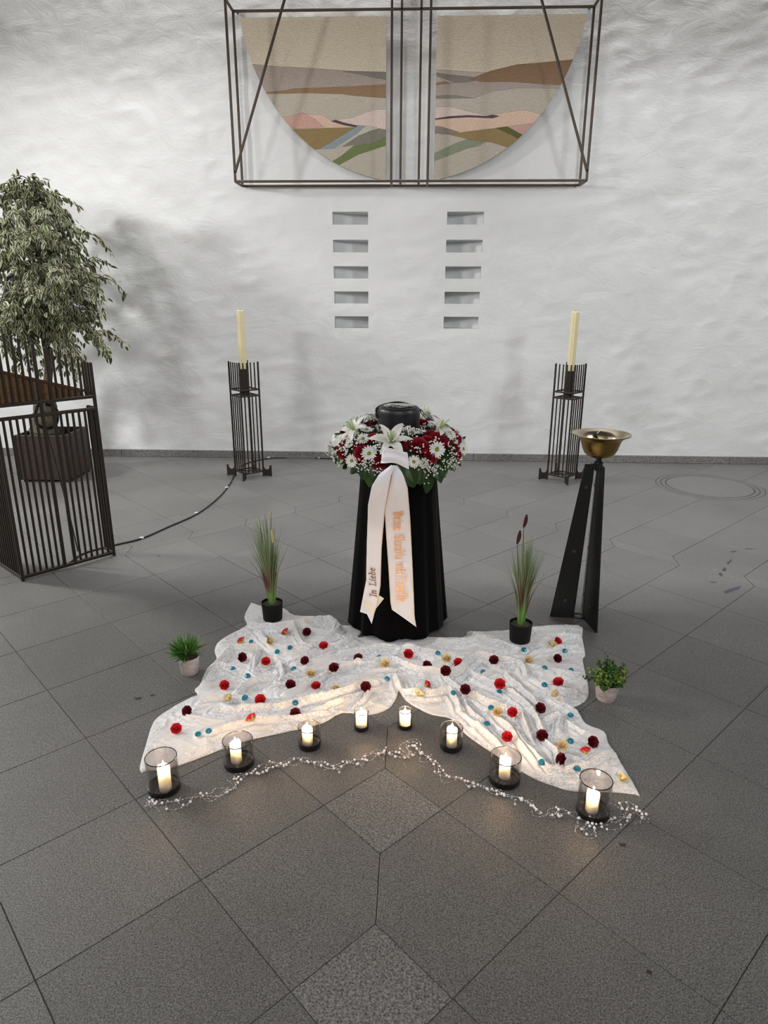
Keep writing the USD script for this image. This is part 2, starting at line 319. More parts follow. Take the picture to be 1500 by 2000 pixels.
# ------------------------------------------------------------------ the setting: walls, ceiling, trim
WALL_Y = 6.44
NICHES = []
for k, z in enumerate((2.16, 1.932, 1.712, 1.497, 1.281)):
    NICHES.append((-0.652 + 0.001 * k, -0.339, z - 0.052, z + 0.052))
    NICHES.append((0.352 - 0.001 * k, 0.672 - 0.002 * k, z - 0.052, z + 0.052))
def back_wall():
    xs = set(np.arange(-4.8, 4.8001, 0.03).round(4)); zs = set(np.arange(0.0, 5.2001, 0.03).round(4))
    for x0, x1, z0, z1 in NICHES:
        xs -= {x for x in xs if min(abs(x - x0), abs(x - x1)) < 0.012}; zs -= {z for z in zs if min(abs(z - z0), abs(z - z1)) < 0.012}
    for n in NICHES: xs |= set(np.round(n[:2], 4)); zs |= set(np.round(n[2:], 4))
    xs, zs = np.array(sorted(xs)), np.array(sorted(zs))
    X, Z = np.meshgrid(xs, zs, indexing='ij')
    q = np.stack([X * 2.2 + Z * 0.7, Z * 3.0 - X * 0.5, X * 0], -1)
    d = 0.012 * (meshkit.fbm(q, 4, 3) - 0.5) + 0.006 * (0.5 - np.abs(meshkit.noise(q * 2.6, 9) - 0.5) * 2)
    fade = np.clip(Z / 0.12, 0, 1)
    for x0, x1, z0, z1 in NICHES:
        dx = np.maximum(np.maximum(x0 - X, X - x1), 0); dz = np.maximum(np.maximum(z0 - Z, Z - z1), 0)
        fade = np.minimum(fade, np.clip(np.hypot(dx, dz) / 0.07, 0, 1))
    V = np.stack([X, WALL_Y - d * fade, Z], -1).reshape(-1, 3); nz = len(zs)
    cx, cz = (xs[:-1] + xs[1:]) / 2, (zs[:-1] + zs[1:]) / 2
    keep = np.ones((len(cx), nz - 1), bool)
    for x0, x1, z0, z1 in NICHES:
        keep[np.ix_((cx > x0) & (cx < x1), (cz > z0) & (cz < z1))] = False
    I, J = np.nonzero(keep); a = I * nz + J
    Fc = np.vstack([np.stack([a, a + nz, a + nz + 1], 1), np.stack([a, a + nz + 1, a + 1], 1)])
    return V, Fc
wall = obj('wall_back', back_wall(), M['plaster'], smooth=True, kind='structure', label='rough white trowelled plaster back wall with ten slot niches')
for x0, x1, z0, z1 in NICHES:
    dp = 0.24; y0, y1 = WALL_Y, WALL_Y + dp
    # a slot with a curved back: deepest towards the middle axis of the wall
    inner = 1 if x0 < 0 else -1
    N = 12; t = np.linspace(0, 1, N + 1); xx = x0 + (x1 - x0) * t
    s = t if inner > 0 else 1 - t
    yy = y0 + 0.10 + (dp - 0.10) * np.sin(np.clip(s, 0, 1) * np.pi * 0.5) ** 1.2
    V = []; Fc = []
    for x, y in zip(xx, yy): V += [(x, y, z0), (x, y, z1), (x, y0, z0), (x, y0, z1)]
    for i in range(N):
        a, b = 4 * i, 4 * i + 4
        Fc += [(a, b, b + 1), (a, b + 1, a + 1), (a + 2, b + 2, b), (a + 2, b, a), (a + 1, b + 1, b + 3), (a + 1, b + 3, a + 3)]
    e = 4 * N
    Fc += [(2, 0, 1), (2, 1, 3), (e, e + 2, e + 3), (e, e + 3, e + 1)]
    obj('niche', (np.array(V), np.array(Fc)), M['plaster'], wall, smooth=30)
ROOM_Y0 = -5.0
HT, NAVE_Z, NAVE_Y = 8.6, 3.06, 4.25
ym, yl = (ROOM_Y0 + 6.6) / 2, 6.6 - ROOM_Y0
obj('wall_left', box((-5.05, ym, HT / 2), (0.1, yl, HT)), M['far_wall'], smooth=False, kind='structure', label='plain side wall left of the picture')
obj('wall_right', box((5.05, ym, HT / 2), (0.1, yl, HT)), M['far_wall'], smooth=False, kind='structure', label='plain side wall right of the picture')
obj('wall_front', box((0, ROOM_Y0 - 0.05, 2.6), (10.2, 0.1, 5.2)), M['far_wall'], smooth=False, kind='structure', label='plain wall behind the viewer')
obj('upper_wall', box((0, WALL_Y + 0.06, (5.2 + HT) / 2), (10.0, 0.12, HT - 5.2)), M['plaster'], wall, smooth=False)
ceil = tag(UsdGeom.Xform.Define(stage, '/World/ceiling').GetPrim(), 'low hall ceiling stepping up to a tall skylit bay in front of the white wall', kind='structure')
obj('hall_ceiling', box((0, (ROOM_Y0 + NAVE_Y) / 2, NAVE_Z + 0.06), (10.2, NAVE_Y - ROOM_Y0, 0.12)), M['ceil'], ceil, smooth=False)
obj('step_wall', box((0, NAVE_Y - 0.06, (NAVE_Z + HT) / 2), (10.2, 0.12, HT - NAVE_Z)), M['ceil'], ceil, smooth=False)
obj('bay_ceiling', box((0, (NAVE_Y + 6.6) / 2, HT + 0.05), (10.2, 6.6 - NAVE_Y + 0.2, 0.1)), M['ceil'], ceil, smooth=False)
trim = tag(UsdGeom.Xform.Define(stage, '/World/baseboard_back').GetPrim(), 'grey granite baseboard strip along the foot of the white wall', kind='structure')
rng = random.Random(5)
x = -5.0
while x < 5.0:
    w = rng.choice((0.98, 1.02, 1.21)); w = min(w, 5.0 - x)
    obj('trim_stone', bbox((x + w / 2, 6.432, 0.035), (w - 0.004, 0.024, 0.070), 0.002), M['trim_stone'], trim, smooth=False)
    x += w

# ------------------------------------------------------------------ floor: granite slabs laid on the diagonal, mirrored at the middle axis
floor = tag(UsdGeom.Xform.Define(stage, '/World/floor').GetPrim(), 'grey granite slab floor laid diagonally and mirrored at the middle axis', kind='structure')
obj('mortar_bed', box((0, (ROOM_Y0 + 6.6) / 2, -0.034), (10.2, 6.6 - ROOM_Y0, 0.06)), M['joint'], floor, smooth=False)
TS, P0, QS, BAND = 0.5915, 1.905, 0.366, 0.153
REG = shapely.box(-4.2, 0.45, 4.2, 6.42)
LEFT = shapely.box(-6, 0, 0, 7)
KB = 6                                            # the light band lies between row 6 and the rows behind it
bstart = P0 + KB * TS
def rot_rect(c0, c1, s0, s1):
    """Left half: c = y - x, s = y + x."""
    return Polygon([((s - c) / 2, (s + c) / 2) for c, s in ((c0, s0), (c1, s0), (c1, s1), (c0, s1))])
slabs = []
small = [Polygon([(0, P0 + k * TS), (-QS / 2, P0 + k * TS - QS / 2), (0, P0 + k * TS - QS), (QS / 2, P0 + k * TS - QS / 2)]) for k in range(-3, KB + 1)]
smallu = shapely.union_all(small)
for k in range(-9, 16):
    for j in range(-14, 12):
        c0, c1 = P0 + k * TS, P0 + (k + 1) * TS
        s0, s1 = P0 - QS + j * TS, P0 - QS + (j + 1) * TS
        if k >= KB:                               # rows behind the band are shifted by its width
            c0 += BAND; c1 += BAND; s0 += 0.135; s1 += 0.135
        r = rot_rect(c0, c1, s0, s1).intersection(LEFT).difference(smallu)
        slabs.append((r, 'g'))
for j in range(-14, 12):                          # the band, its ends cut square to the wall
    s0, s1 = P0 - QS + j * TS, P0 - QS + (j + 1) * TS
    pts = [((s - c) / 2, (s + c) / 2) for c, s in ((bstart, s0), (bstart + BAND, s0 + 0.135), (bstart + BAND, s1 + 0.135), (bstart, s1))]
    slabs.append((Polygon(pts).intersection(LEFT).difference(smallu), 'b'))
allp = []
for p, kd in slabs:
    for g in getattr(p, 'geoms', [p]):
        if g.geom_type != 'Polygon' or g.area < 0.004: continue
        allp.append((g, kd)); allp.append((shapely.affinity.scale(g, -1, 1, origin=(0, 0)), kd))
allp += [(p, 's') for p in small]
RING_C, RING_R = (2.57, 5.60), 0.42               # round inlay near the wall at the right
ring_zone = Point(RING_C).buffer(RING_R, 48)
CH = [(2.30, 6.42), (2.42, 6.42), (2.60, 5.98), (2.48, 5.98)]
rng = random.Random(11)
def slab(g, kd):
    q = g.intersection(REG).difference(ring_zone)
    for q in getattr(q, 'geoms', [q]):
        if q.geom_type != 'Polygon' or q.area < 0.003: continue
        q = q.buffer(-0.0011, join_style='mitre')
        if q.is_empty or q.geom_type != 'Polygon': continue
        top = -0.0 - rng.random() * 0.0006
        inner = q.buffer(-0.0012, join_style='mitre')
        ms = [prism(q, -0.012, top - 0.001)]
        if inner.geom_type == 'Polygon' and not inner.is_empty and len(inner.exterior.coords) == len(q.exterior.coords) and not inner.interiors and not q.interiors:
            a = np.array(shapely.geometry.polygon.orient(q).exterior.coords)[:-1]; b = np.array(shapely.geometry.polygon.orient(inner).exterior.coords)[:-1]
            k0 = np.argmin(np.hypot(*(b - a[0]).T)); b = np.roll(b, -k0, 0); n = len(a)
            V = np.vstack([np.c_[a, np.full(n, top - 0.001)], np.c_[b, np.full(n, top)]])
            Fc = [(i, (i + 1) % n, n + (i + 1) % n) for i in range(n)] + [(i, n + (i + 1) % n, n + i) for i in range(n)]
            vt, ft = trimesh.creation.triangulate_polygon(Polygon(b), engine='earcut')
            ms = [prism(q, -0.012, top - 0.001), trimesh.Trimesh(V, Fc, process=False), trimesh.Trimesh(np.c_[vt, np.full(len(vt), top)], ft, process=False)]
            fix = ms[2]
            if len(fix.faces) and fix.face_normals[:, 2].mean() < 0: fix.invert()
        else:
            ms = [prism(q, -0.012, top)]
        obj({'g': 'floor_slab', 'b': 'band_slab', 's': 'square_slab'}[kd], cat_(ms), M[{'g': 'granite', 'b': 'granite_band', 's': 'granite_light'}[kd]], floor, smooth=False)
for g, kd in allp: slab(g, kd)
# the round inlay: two thin rings of stone around a disc
for r0, r1, mt in ((0.0, 0.335, 'granite_band'), (0.343, 0.375, 'granite'), (0.382, 0.417, 'granite')):
    p = Point(RING_C).buffer(r1, 40)
    if r0: p = p.difference(Point(RING_C).buffer(r0, 40))
    p = p.intersection(REG)
    obj('inlay_disc' if not r0 else 'inlay_ring', prism(p, -0.012, -0.0005), M[mt], floor, smooth=False)
# plain slab floor on to the walls outside the laid-out field
outer = shapely.box(-5.0, ROOM_Y0, 5.0, 6.6).difference(REG)
obj('outer_floor', prism(outer, -0.012, -0.001), M['granite'], floor, smooth=False)
# old stains
def blob(cx, cy, rx, ry, seed, rot=0.0):
    r = random.Random(seed); n = 16; a0 = [r.uniform(0.55, 1.15) for _ in range(n)]
    pts = [(rx * a0[i] * math.cos(2 * math.pi * i / n), ry * a0[i] * math.sin(2 * math.pi * i / n)) for i in range(n)]
    return shapely.affinity.translate(shapely.affinity.rotate(Polygon(pts), rot, origin=(0, 0)), cx, cy)
for i, (px, py, rx, ry, rot, mt) in enumerate([(1430, 1152, 0.09, 0.018, 35, 'stain_violet'), (1415, 1112, 0.04, 0.012, 60, 'stain'), (1424, 1098, 0.05, 0.010, 55, 'stain'), (1433, 1077, 0.03, 0.012, 20, 'stain'), (1465, 1072, 0.035, 0.008, 10, 'stain'), (1408, 1122, 0.03, 0.011, 70, 'stain'),
        (1393, 1137, 0.02, 0.01, 0, 'stain'), (1268, 1899, 0.010, 0.008, 0, 'stain'), (1217, 1650, 0.012, 0.008, 0, 'stain'), (270, 1364, 0.022, 0.010, 5, 'stain'), (298, 1358, 0.012, 0.008, 0, 'stain'), (310, 1085, 0.014, 0.006, 0, 'stain'), (682, 1009, 0.03, 0.004, 10, 'stain')]):
    g = G(px, py)
    obj('floor_stain', prism(blob(g[0], g[1], rx, ry, i, rot), -0.0006, 0.0003), M[mt], floor, smooth=False)

# ------------------------------------------------------------------ wall hanging: two textile half discs inside an iron cage
AX = 0.02
YF, YR, Z0, Z1, XH = 6.15, 6.395, 2.413, 3.700, 1.443
cage = thing('iron_cage_frame', 'large dark iron bar frame standing out from the wall around the two textile half discs', 'frame', (AX, YR, Z0))
def wl(p): return np.array(p) - np.array([AX, YR, Z0])
def cbar(a, b, w=0.019, name='frame_bar'):
    obj(name, bar(wl(a), wl(b), w), M['iron_brown'], cage, smooth=False)
for Y in (YF, YR):
    cbar((AX - XH, Y, Z0), (AX + XH, Y, Z0)); cbar((AX - XH, Y, Z1), (AX + XH, Y, Z1))
    for s in (-1, 1): cbar((AX + s * XH, Y, Z0), (AX + s * XH, Y, Z1))
for s in (-1, 1):
    for z in (Z0, Z1): cbar((AX + s * XH, YF, z), (AX + s * XH, YR, z))
    cbar((AX + s * 0.150, YF, Z0), (AX + s * 0.150, YF, Z1 + 0.6), name='middle_bar')
    cbar((AX + s * 0.078, YR, Z0), (AX + s * 0.078, YR, Z1 + 0.6), name='middle_bar')
    for z in (Z0,): cbar((AX + s * 0.150, YF, z), (AX + s * 0.150, YR, z))
    cbar((AX + s * XH, YF, Z0 + 0.06), (AX + s * 0.46, YF, Z0 + 0.06 + 0.983 * 2.62), name='slanted_bar')
    for z in (Z0, Z1): cbar((AX + s * XH * 0.98, YR, z), (AX + s * XH * 0.98, WALL_Y, z), 0.014, 'wall_pin')
YT, ZC, RT_ = 6.345, 3.824, 1.393
def tapestry(side, label, sky, patches):
    t = thing('textile_half_disc', label, 'wall hanging', (AX, YT, 2.44), group=None)
    disc = Point(AX, ZC).buffer(RT_, 90)
    shape = disc.intersection(shapely.box(-2, 2.0, -0.181, 3.637) if side < 0 else shapely.box(0.226, 2.0, 2, 3.634))
    polys = []
    for col, pts in patches:
        polys.append((col, shapely.make_valid(Polygon([tuple(W(px, py, YT)[[0, 2]]) for px, py in pts])).buffer(0).intersection(shape)))
    top = None; done = []
    for col, p in reversed(polys):
        q = p if top is None else p.difference(top)
        top = p if top is None else top.union(p); done.append((col, q))
    done.append((sky, shape.difference(top)))
    R = np.array([[1, 0, 0], [0, 0, -1.0], [0, 1, 0]])    # polygon x, y -> world x, z; extrusion z -> -y
    m = prism(shape, 0.0, 0.026); off = np.array([-AX, 0.028, -2.44])
    obj('backing_board', moved(m, R, off), tapmat((150, 140, 125)), t, smooth=False)
    for col, q in done:
        q = q.buffer(-0.0006)
        for g in getattr(q, 'geoms', [q]):
            if g.geom_type == 'Polygon' and g.area > 2e-5: obj('woven_patch', moved(prism(g, 0.026, 0.0295), R, off), tapmat(col), t, smooth=False)
    return t
_tm = {}
def tapmat(c):
    if c not in _tm:
        a = srgb(*c, 1.38)
        _tm[c] = mat('wool_%03d' % len(_tm), {'g': ('geometry', {}), 'mp': ('mapping', {'scale': (1.0, 1.0, 2.6)}), 'n': ('noise_texture', {'scale': 95.0, 'detail': 3.0}),
            'r': ('rgb_ramp', {'ramp': [(0.3, tuple(v * 0.86 for v in a)), (0.7, tuple(min(0.95, v * 1.12) for v in a))]}), 'b': ('bump', {'strength': 0.5, 'distance': 0.003}), 'p': ('principled_bsdf', {'roughness': 0.95, 'specular_ior_level': 0.1})},
            [('g.position', 'mp.vector'), ('mp.vector', 'n.vector'), ('n.fac', 'r.fac'), ('r.color', 'p.base_color'), ('n.fac', 'b.height'), ('b.normal', 'p.normal')])
    return _tm[c]
SKY = (178, 167, 150)
tapestry(-1, 'left textile half disc with pale sky, brown band and mauve hills', SKY, [
    ((140, 129, 121), [(460, 122), (480, 124), (530, 129), (610, 133), (660, 137), (690, 139), (770, 141), (770, 380), (460, 380)]),
    ((110, 107, 99), [(668, 139), (715, 140), (770, 141), (770, 158), (735, 153), (705, 146)]),
    ((152, 145, 133), [(480, 184), (510, 184), (600, 182), (670, 184), (690, 187), (770, 193), (770, 390), (480, 390)]),
    ((122, 99, 78), [(480, 181), (520, 180), (555, 177), (575, 173), (660, 170), (700, 168), (770, 164), (770, 193), (690, 187), (670, 184), (600, 182), (510, 184), (480, 185)]),
    ((164, 130, 120), [(515, 234), (565, 227), (592, 220), (615, 233), (636, 248), (600, 251), (545, 253), (520, 250)]),
    ((176, 149, 134), [(592, 221), (603, 224), (630, 224), (648, 237), (700, 246), (696, 249), (636, 250), (615, 233)]),
    ((177, 160, 153), [(657, 235), (690, 230), (716, 219), (735, 214), (770, 213), (770, 256), (738, 251), (700, 246)]),
    ((74, 62, 66), [(647, 237), (655, 234), (672, 240), (702, 246), (695, 249), (670, 244)]),
    ((119, 102, 70), [(530, 254), (600, 252), (640, 250), (696, 249), (672, 262), (632, 286), (618, 292), (580, 295), (550, 290)]),
    ((117, 125, 129), [(700, 245), (714, 246), (696, 262), (652, 290), (620, 292), (632, 286), (672, 262)]),
    ((151, 153, 136), [(714, 246), (736, 249), (740, 251), (700, 265), (662, 288), (652, 290), (696, 262)]),
    ((108, 104, 95), [(740, 251), (770, 256), (770, 270), (728, 280), (694, 283), (668, 287), (700, 266), (720, 257)]),
    ((93, 103, 66), [(770, 262), (770, 279), (700, 302), (644, 332), (632, 326), (666, 305), (692, 284), (728, 280), (752, 269)])])
tapestry(1, 'right textile half disc with pale sky and large brown hill', SKY, [
    ((152, 140, 134), [(840, 135), (885, 138), (935, 141), (1180, 150), (1180, 200), (840, 200)]),
    ((110, 106, 100), [(840, 140), (870, 145), (928, 151), (926, 158), (890, 163), (876, 157), (840, 144)]),
    ((140, 130, 123), [(840, 166), (880, 162), (920, 160), (1000, 159), (1110, 170), (1180, 172), (1180, 260), (840, 260)]),
    ((119, 97, 77), [(916, 155), (960, 138), (1010, 126), (1060, 122), (1180, 110), (1180, 176), (1090, 166), (1000, 160), (940, 160)]),
    ((124, 98, 82), [(840, 164), (870, 159), (880, 163), (840, 167)]),
    ((160, 140, 126), [(840, 148), (868, 158), (840, 163)]),
    ((152, 145, 134), [(840, 193), (925, 192), (960, 179), (1010, 172), (1110, 173), (1180, 180), (1180, 400), (840, 400)]),
    ((112, 108, 100), [(840, 187), (890, 186), (925, 192), (840, 193)]),
    ((174, 160, 153), [(840, 209), (880, 209), (935, 222), (960, 227), (900, 232), (840, 236)]),
    ((177, 153, 136), [(840, 235), (870, 230), (935, 228), (975, 222), (1010, 216), (1030, 216), (1090, 232), (1090, 236), (1000, 247), (960, 252), (900, 259), (885, 257), (840, 246)]),
    ((74, 62, 66), [(840, 233), (880, 227), (915, 225), (950, 227), (962, 224), (975, 227), (962, 231), (915, 229), (880, 231), (840, 235)]),
    ((112, 106, 100), [(840, 246), (860, 247), (897, 258), (880, 263), (840, 260)]),
    ((121, 105, 74), [(878, 263), (905, 258), (970, 250), (985, 252), (1000, 262), (1040, 284), (1030, 300), (960, 278), (950, 277), (915, 272)]),
    ((80, 82, 46), [(968, 250), (990, 247), (1050, 274), (1040, 284), (1024, 279), (1000, 264)]),
    ((161, 131, 123), [(990, 247), (1030, 242), (1090, 234), (1060, 280), (1036, 272)]),
    ((113, 119, 100), [(912, 272), (950, 277), (935, 285), (910, 291), (840, 318), (840, 303), (890, 280)])])

# ------------------------------------------------------------------ iron candle stands
def candle_stand(front, az, s, left_wide, label, cand_label):
    """front: ground point of the corner nearest the viewer; the basket is a square of side s."""
    vr = np.array([math.cos(az), math.sin(az)]); vd = np.array([-math.sin(az), math.cos(az)])
    th = math.radians(28.5)
    if left_wide: a, b = vr * math.sin(th) + vd * math.cos(th), -vr * math.cos(th) + vd * math.sin(th)
    else: a, b = vr * math.cos(th) + vd * math.sin(th), -vr * math.sin(th) + vd * math.cos(th)
    c = np.array(front[:2]) + 0.5 * s * (a + b)
    t = thing('candle_stand', label, 'candle stand', (c[0], c[1], 0))
    corners = [s * 0.5 * (-a - b), s * 0.5 * (a - b), s * 0.5 * (a + b), s * 0.5 * (-a + b)]
    ZT, ZU, ZL, ZB = 0.985, 0.755, 0.705, 0.045
    w, wt = 0.009, 0.013
    for i, q in enumerate(corners):
        obj('corner_post', rodbar((*q, 0.0), (*q, ZT), wt, a), M['iron'], t, smooth=False)
        dv = q / np.linalg.norm(q)
        # foot bracket: a plate pointing outwards with a U-shaped notch in its top
        sh = shapely.box(-0.004, 0.004, 0.075, 0.085).difference(Point(0.033, 0.083).buffer(0.024)).union(shapely.box(0.060, 0.0, 0.075, 0.098))
        m = prism(sh, -0.0045, 0.0045)
        R = np.stack([np.array([dv[0], dv[1], 0]), np.array([0, 0, 1.0]), np.array([dv[1], -dv[0], 0])], 1)
        obj('foot', moved(m, R, (*q, 0)), M['iron'], t, smooth=False)
    for i in range(4):
        p, q = corners[i], corners[(i + 1) % 4]
        for z, nm in ((ZU, 'upper_rail'), (ZL, 'lower_rail'), (ZB, 'base_rail')):
            obj(nm, rodbar((*p, z), (*q, z), 0.012, (0, 0)) if False else bar((*p, z), (*q, z), 0.012), M['iron'], t, smooth=False)
        for k in range(1, 5) if i in (0, 3) else ():
            m = p + (q - p) * k / 5
            obj('lower_bar', rodbar((*m, ZB), (*m, ZL), w, a), M['iron'], t, smooth=False)
            obj('upper_bar', rodbar((*m, ZU), (*m, ZT - 0.004), w, a), M['iron'], t, smooth=False)
    for dv in (corners[0], corners[1]):
        obj('cross_brace', bar((*(dv * 0.98), ZL), (*(-dv * 0.98), ZL), 0.010), M['iron'], t, smooth=False)
        obj('base_brace', bar((*(dv * 0.98), ZB), (*(-dv * 0.98), ZB), 0.010), M['iron'], t, smooth=False)
    obj('socket_cup', lathe([(0.0, ZL + 0.005), (0.042, ZL + 0.005), (0.042, 0.925), (0.037, 0.925), (0.037, 0.72), (0.0, 0.72)], 24), M['iron'], t)
    k = thing('tall_candle', cand_label, 'candle', (c[0], c[1], 0.722))
    n = 48; ang = np.linspace(0, 2 * np.pi, n, endpoint=False); rr = 0.0305 + 0.0022 * np.cos(ang * 8)
    H = 1.395 - 0.722; V = []
    for z, f in ((0, 1), (H - 0.006, 1), (H, 0.86), (H - 0.003, 0.3)): V.append(np.stack([rr * f * np.cos(ang), rr * f * np.sin(ang), np.full(n, z)], 1))
    V = np.vstack(V + [np.array([[0, 0, H - 0.004]])]); Fc = []
    for i in range(3):
        for j in range(n): Fc += [(i * n + j, i * n + (j + 1) % n, (i + 1) * n + (j + 1) % n), (i * n + j, (i + 1) * n + (j + 1) % n, (i + 1) * n + j)]
    Fc += [(3 * n + j, 3 * n + (j + 1) % n, 4 * n) for j in range(n)]
    obj('candle_body', (V, np.array(Fc)), M['wax_ivory'], k)
    obj('wick', tube([(0, 0, H - 0.006), (0.001, 0, H + 0.006), (0.003, 0, H + 0.012)], 0.0012, 6), M['wick'], k)
    return c
g = G(480, 936); candle_stand(g, math.atan2(CAM[0] - g[0], g[1]), 0.176, False, 'tall square iron bar candle stand left of the plinth by the wall', 'tall pale yellow candle in the left iron stand')
g = G(1104, 943); candle_stand(g, math.atan2(CAM[0] - g[0], g[1]), 0.176, True, 'tall square iron bar candle stand behind the brass bowl', 'tall pale yellow candle in the right iron stand')

# ------------------------------------------------------------------ iron lectern at the left edge
A, B = np.array([-2.058, 3.373]), np.array([-1.721, 3.780])
LW = np.linalg.norm(B - A); U_ = (B - A) / LW; N_ = np.array([-U_[1], U_[0]])
lec = thing('iron_lectern', 'dark iron bar lectern with wooden desk in front of the ficus', 'lectern', (A[0], A[1], 0))
def LP(u, n, z): return np.array([*(U_ * u + N_ * n), z])
ZR1, ZR2, ZBt = 0.962, 0.893, 0.022
def ztop(u): return 1.36 - (1.36 - 1.150) * u / LW
DEPTH, RDEP = 0.42, 0.10
def lbar(a, b, w, nm): obj(nm, rodbar(a, b, w, U_) if abs(a[2] - b[2]) > 0.02 else bar(a, b, w), M['iron'], lec, smooth=False)
st = LW / 15.8; us = [st * i for i in range(1, 8)] + [st * (8.8 + i) for i in range(0, 7)]
for i, u in enumerate([0.0] + us + [LW]):
    thick = i in (0, 7, 8, 15); w = 0.017 if thick else 0.0115
    if thick: lbar(LP(u, 0, 0.0 if i in (0, 15) else ZBt), LP(u, 0, ztop(u)), w, 'post')
    else:
        lbar(LP(u, 0, ZBt), LP(u, 0, ZR2), w, 'lower_bar'); lbar(LP(u, 0, ZR1), LP(u, 0, ztop(u)), w, 'upper_bar')
for z, nm in ((ZR1, 'upper_rail'), (ZR2, 'lower_rail'), (ZBt, 'base_rail')):
    lbar(LP(0, 0, z), LP(LW, 0, z), 0.018, nm); lbar(LP(0, 0, z), LP(0, DEPTH, z), 0.018, nm); lbar(LP(LW, 0, z), LP(LW, RDEP, z), 0.018, nm)
for k in range(1, 14):
    n = DEPTH * k / 13; lbar(LP(0, n, ZBt), LP(0, n, ZR2), 0.0125, 'side_bar'); lbar(LP(0, n, ZR1), LP(0, n, 1.36 - 0.002 * k), 0.0125, 'side_bar')
for k in range(1, 4):
    n = RDEP * k / 3; lbar(LP(LW, n, ZBt), LP(LW, n, ZR2), 0.0125, 'side_bar'); lbar(LP(LW, n, ZR1), LP(LW, n, ztop(LW)), 0.0125, 'side_bar')
# wedge-shaped wooden desk
u0, u1, n0, n1, zb = -0.22, LW - 0.035, 0.055, 0.40, 0.955
V = [LP(u0, n0, zb), LP(u1, n0, zb), LP(u1, n1, zb), LP(u0, n1, zb), LP(u0, n0, 1.225), LP(u1, n0, 0.985), LP(u1, n1, 0.985), LP(u0, n1, 1.225)]
desk = trimesh.convex.convex_hull(np.array(V))
obj('desk_wedge', desk, M['wood'], lec, smooth=False)
V = [LP(a, b, c) for a, c in ((u0 - 0.01, 1.222), (u1 + 0.01, 0.983)) for b in (n0 - 0.012, n1 + 0.02)] + [LP(a, b, c + 0.014) for a, c in ((u0 - 0.01, 1.222), (u1 + 0.01, 0.983)) for b in (n0 - 0.02, n1 + 0.02)]
obj('desk_top', trimesh.convex.convex_hull(np.array(V)), M['wood'], lec, smooth=False, label='sloping wooden desk top')
# gooseneck microphone fixed to the desk
mic = curve([W(-70, 800, 3.75), W(-40, 700, 3.72), W(-12, 625, 3.7), W(6, 575, 3.68), W(14, 548, 3.66)], 24) - np.array([*A, 0])
obj('microphone_neck', tube(mic, 0.004, 8), M['steel'], lec)
tip = curve([W(14, 548, 3.66), W(17, 541, 3.655), W(23, 538, 3.65), W(29, 539, 3.645)], 12) - np.array([*A, 0])
obj('microphone_head', tube(tip, [0.005, 0.007, 0.009, 0.0105, 0.0115, 0.012, 0.012, 0.012, 0.011, 0.010, 0.008, 0.004, 0.002][:len(tip)], 12), M['cable'], lec)

# cable coil hanging on the lectern rail
cc = W(90, 813, 3.86)
coil = thing('cable_coil', 'black cable coil hung inside the lectern with a white tag', 'cable', tuple(cc))
ring = []
for i in range(0, 200):
    a = i / 200 * 2 * np.pi * 4; rr = 0.070 + 0.006 * math.sin(i * 0.21)
    ring.append((rr * math.cos(a), 0.012 * math.sin(i * 0.37) + 0.004 * math.cos(a * 2), rr * math.sin(a)))
obj('cable_loops', tube(ring, 0.0042, 6), M['cable'], coil)
obj('cable_drop', tube(curve([(-0.01, 0.0, -0.072), (0.02, 0.0, -0.30), (0.05, 0.01, -0.62), (0.09, -0.02, -0.86)], 24), 0.0042, 6), M['cable'], coil)
obj('white_tag', bbox((0.006, -0.02, 0.075), (0.020, 0.006, 0.024), 0.001), M['tape'], coil, smooth=False)

# ------------------------------------------------------------------ floor cable
def floor_cable(pts, r, label, cat='cable', tabs=()):
    w = [G(px, py) + np.array([0, 0, r]) for px, py in pts]
    t = thing('floor_cable', label, cat, (w[0][0], w[0][1], 0))
    c = curve(w, 90) - np.array([w[0][0], w[0][1], 0])
    obj('cable_sheath', tube(c, r, 7), M['cable'], t)
    c2 = c.copy(); c2[:, 1] += 0.012 * np.sin(np.linspace(0, 14, len(c))) ** 2 + 0.006; c2[:, 2] = 0.003
    obj('thin_cable', tube(c2, 0.003, 6), M['cable_grey'], t)
    for px, py in tabs:
        g = G(px, py) - np.array([w[0][0], w[0][1], 0])
        obj('white_tie', bbox((g[0], g[1], 0.008), (0.026, 0.012, 0.013), 0.002, 0.6), M['tape'], t, smooth=False)
floor_cable([(128, 1107), (165, 1082), (225, 1066), (277, 1053), (330, 1030), (385, 1005), (425, 975), (448, 948), (459, 926)], 0.0055, 'black cable running across the floor from the lectern to the left stand', tabs=[(277, 1053), (384, 1004), (443, 954)])
floor_cable([(470, 912), (485, 905), (510, 899), (540, 895.5), (600, 895.5), (665, 897.5), (740, 899)], 0.0055, 'black cable along the baseboard between left candle stand and plinth', tabs=[(525, 895), (624, 896)])

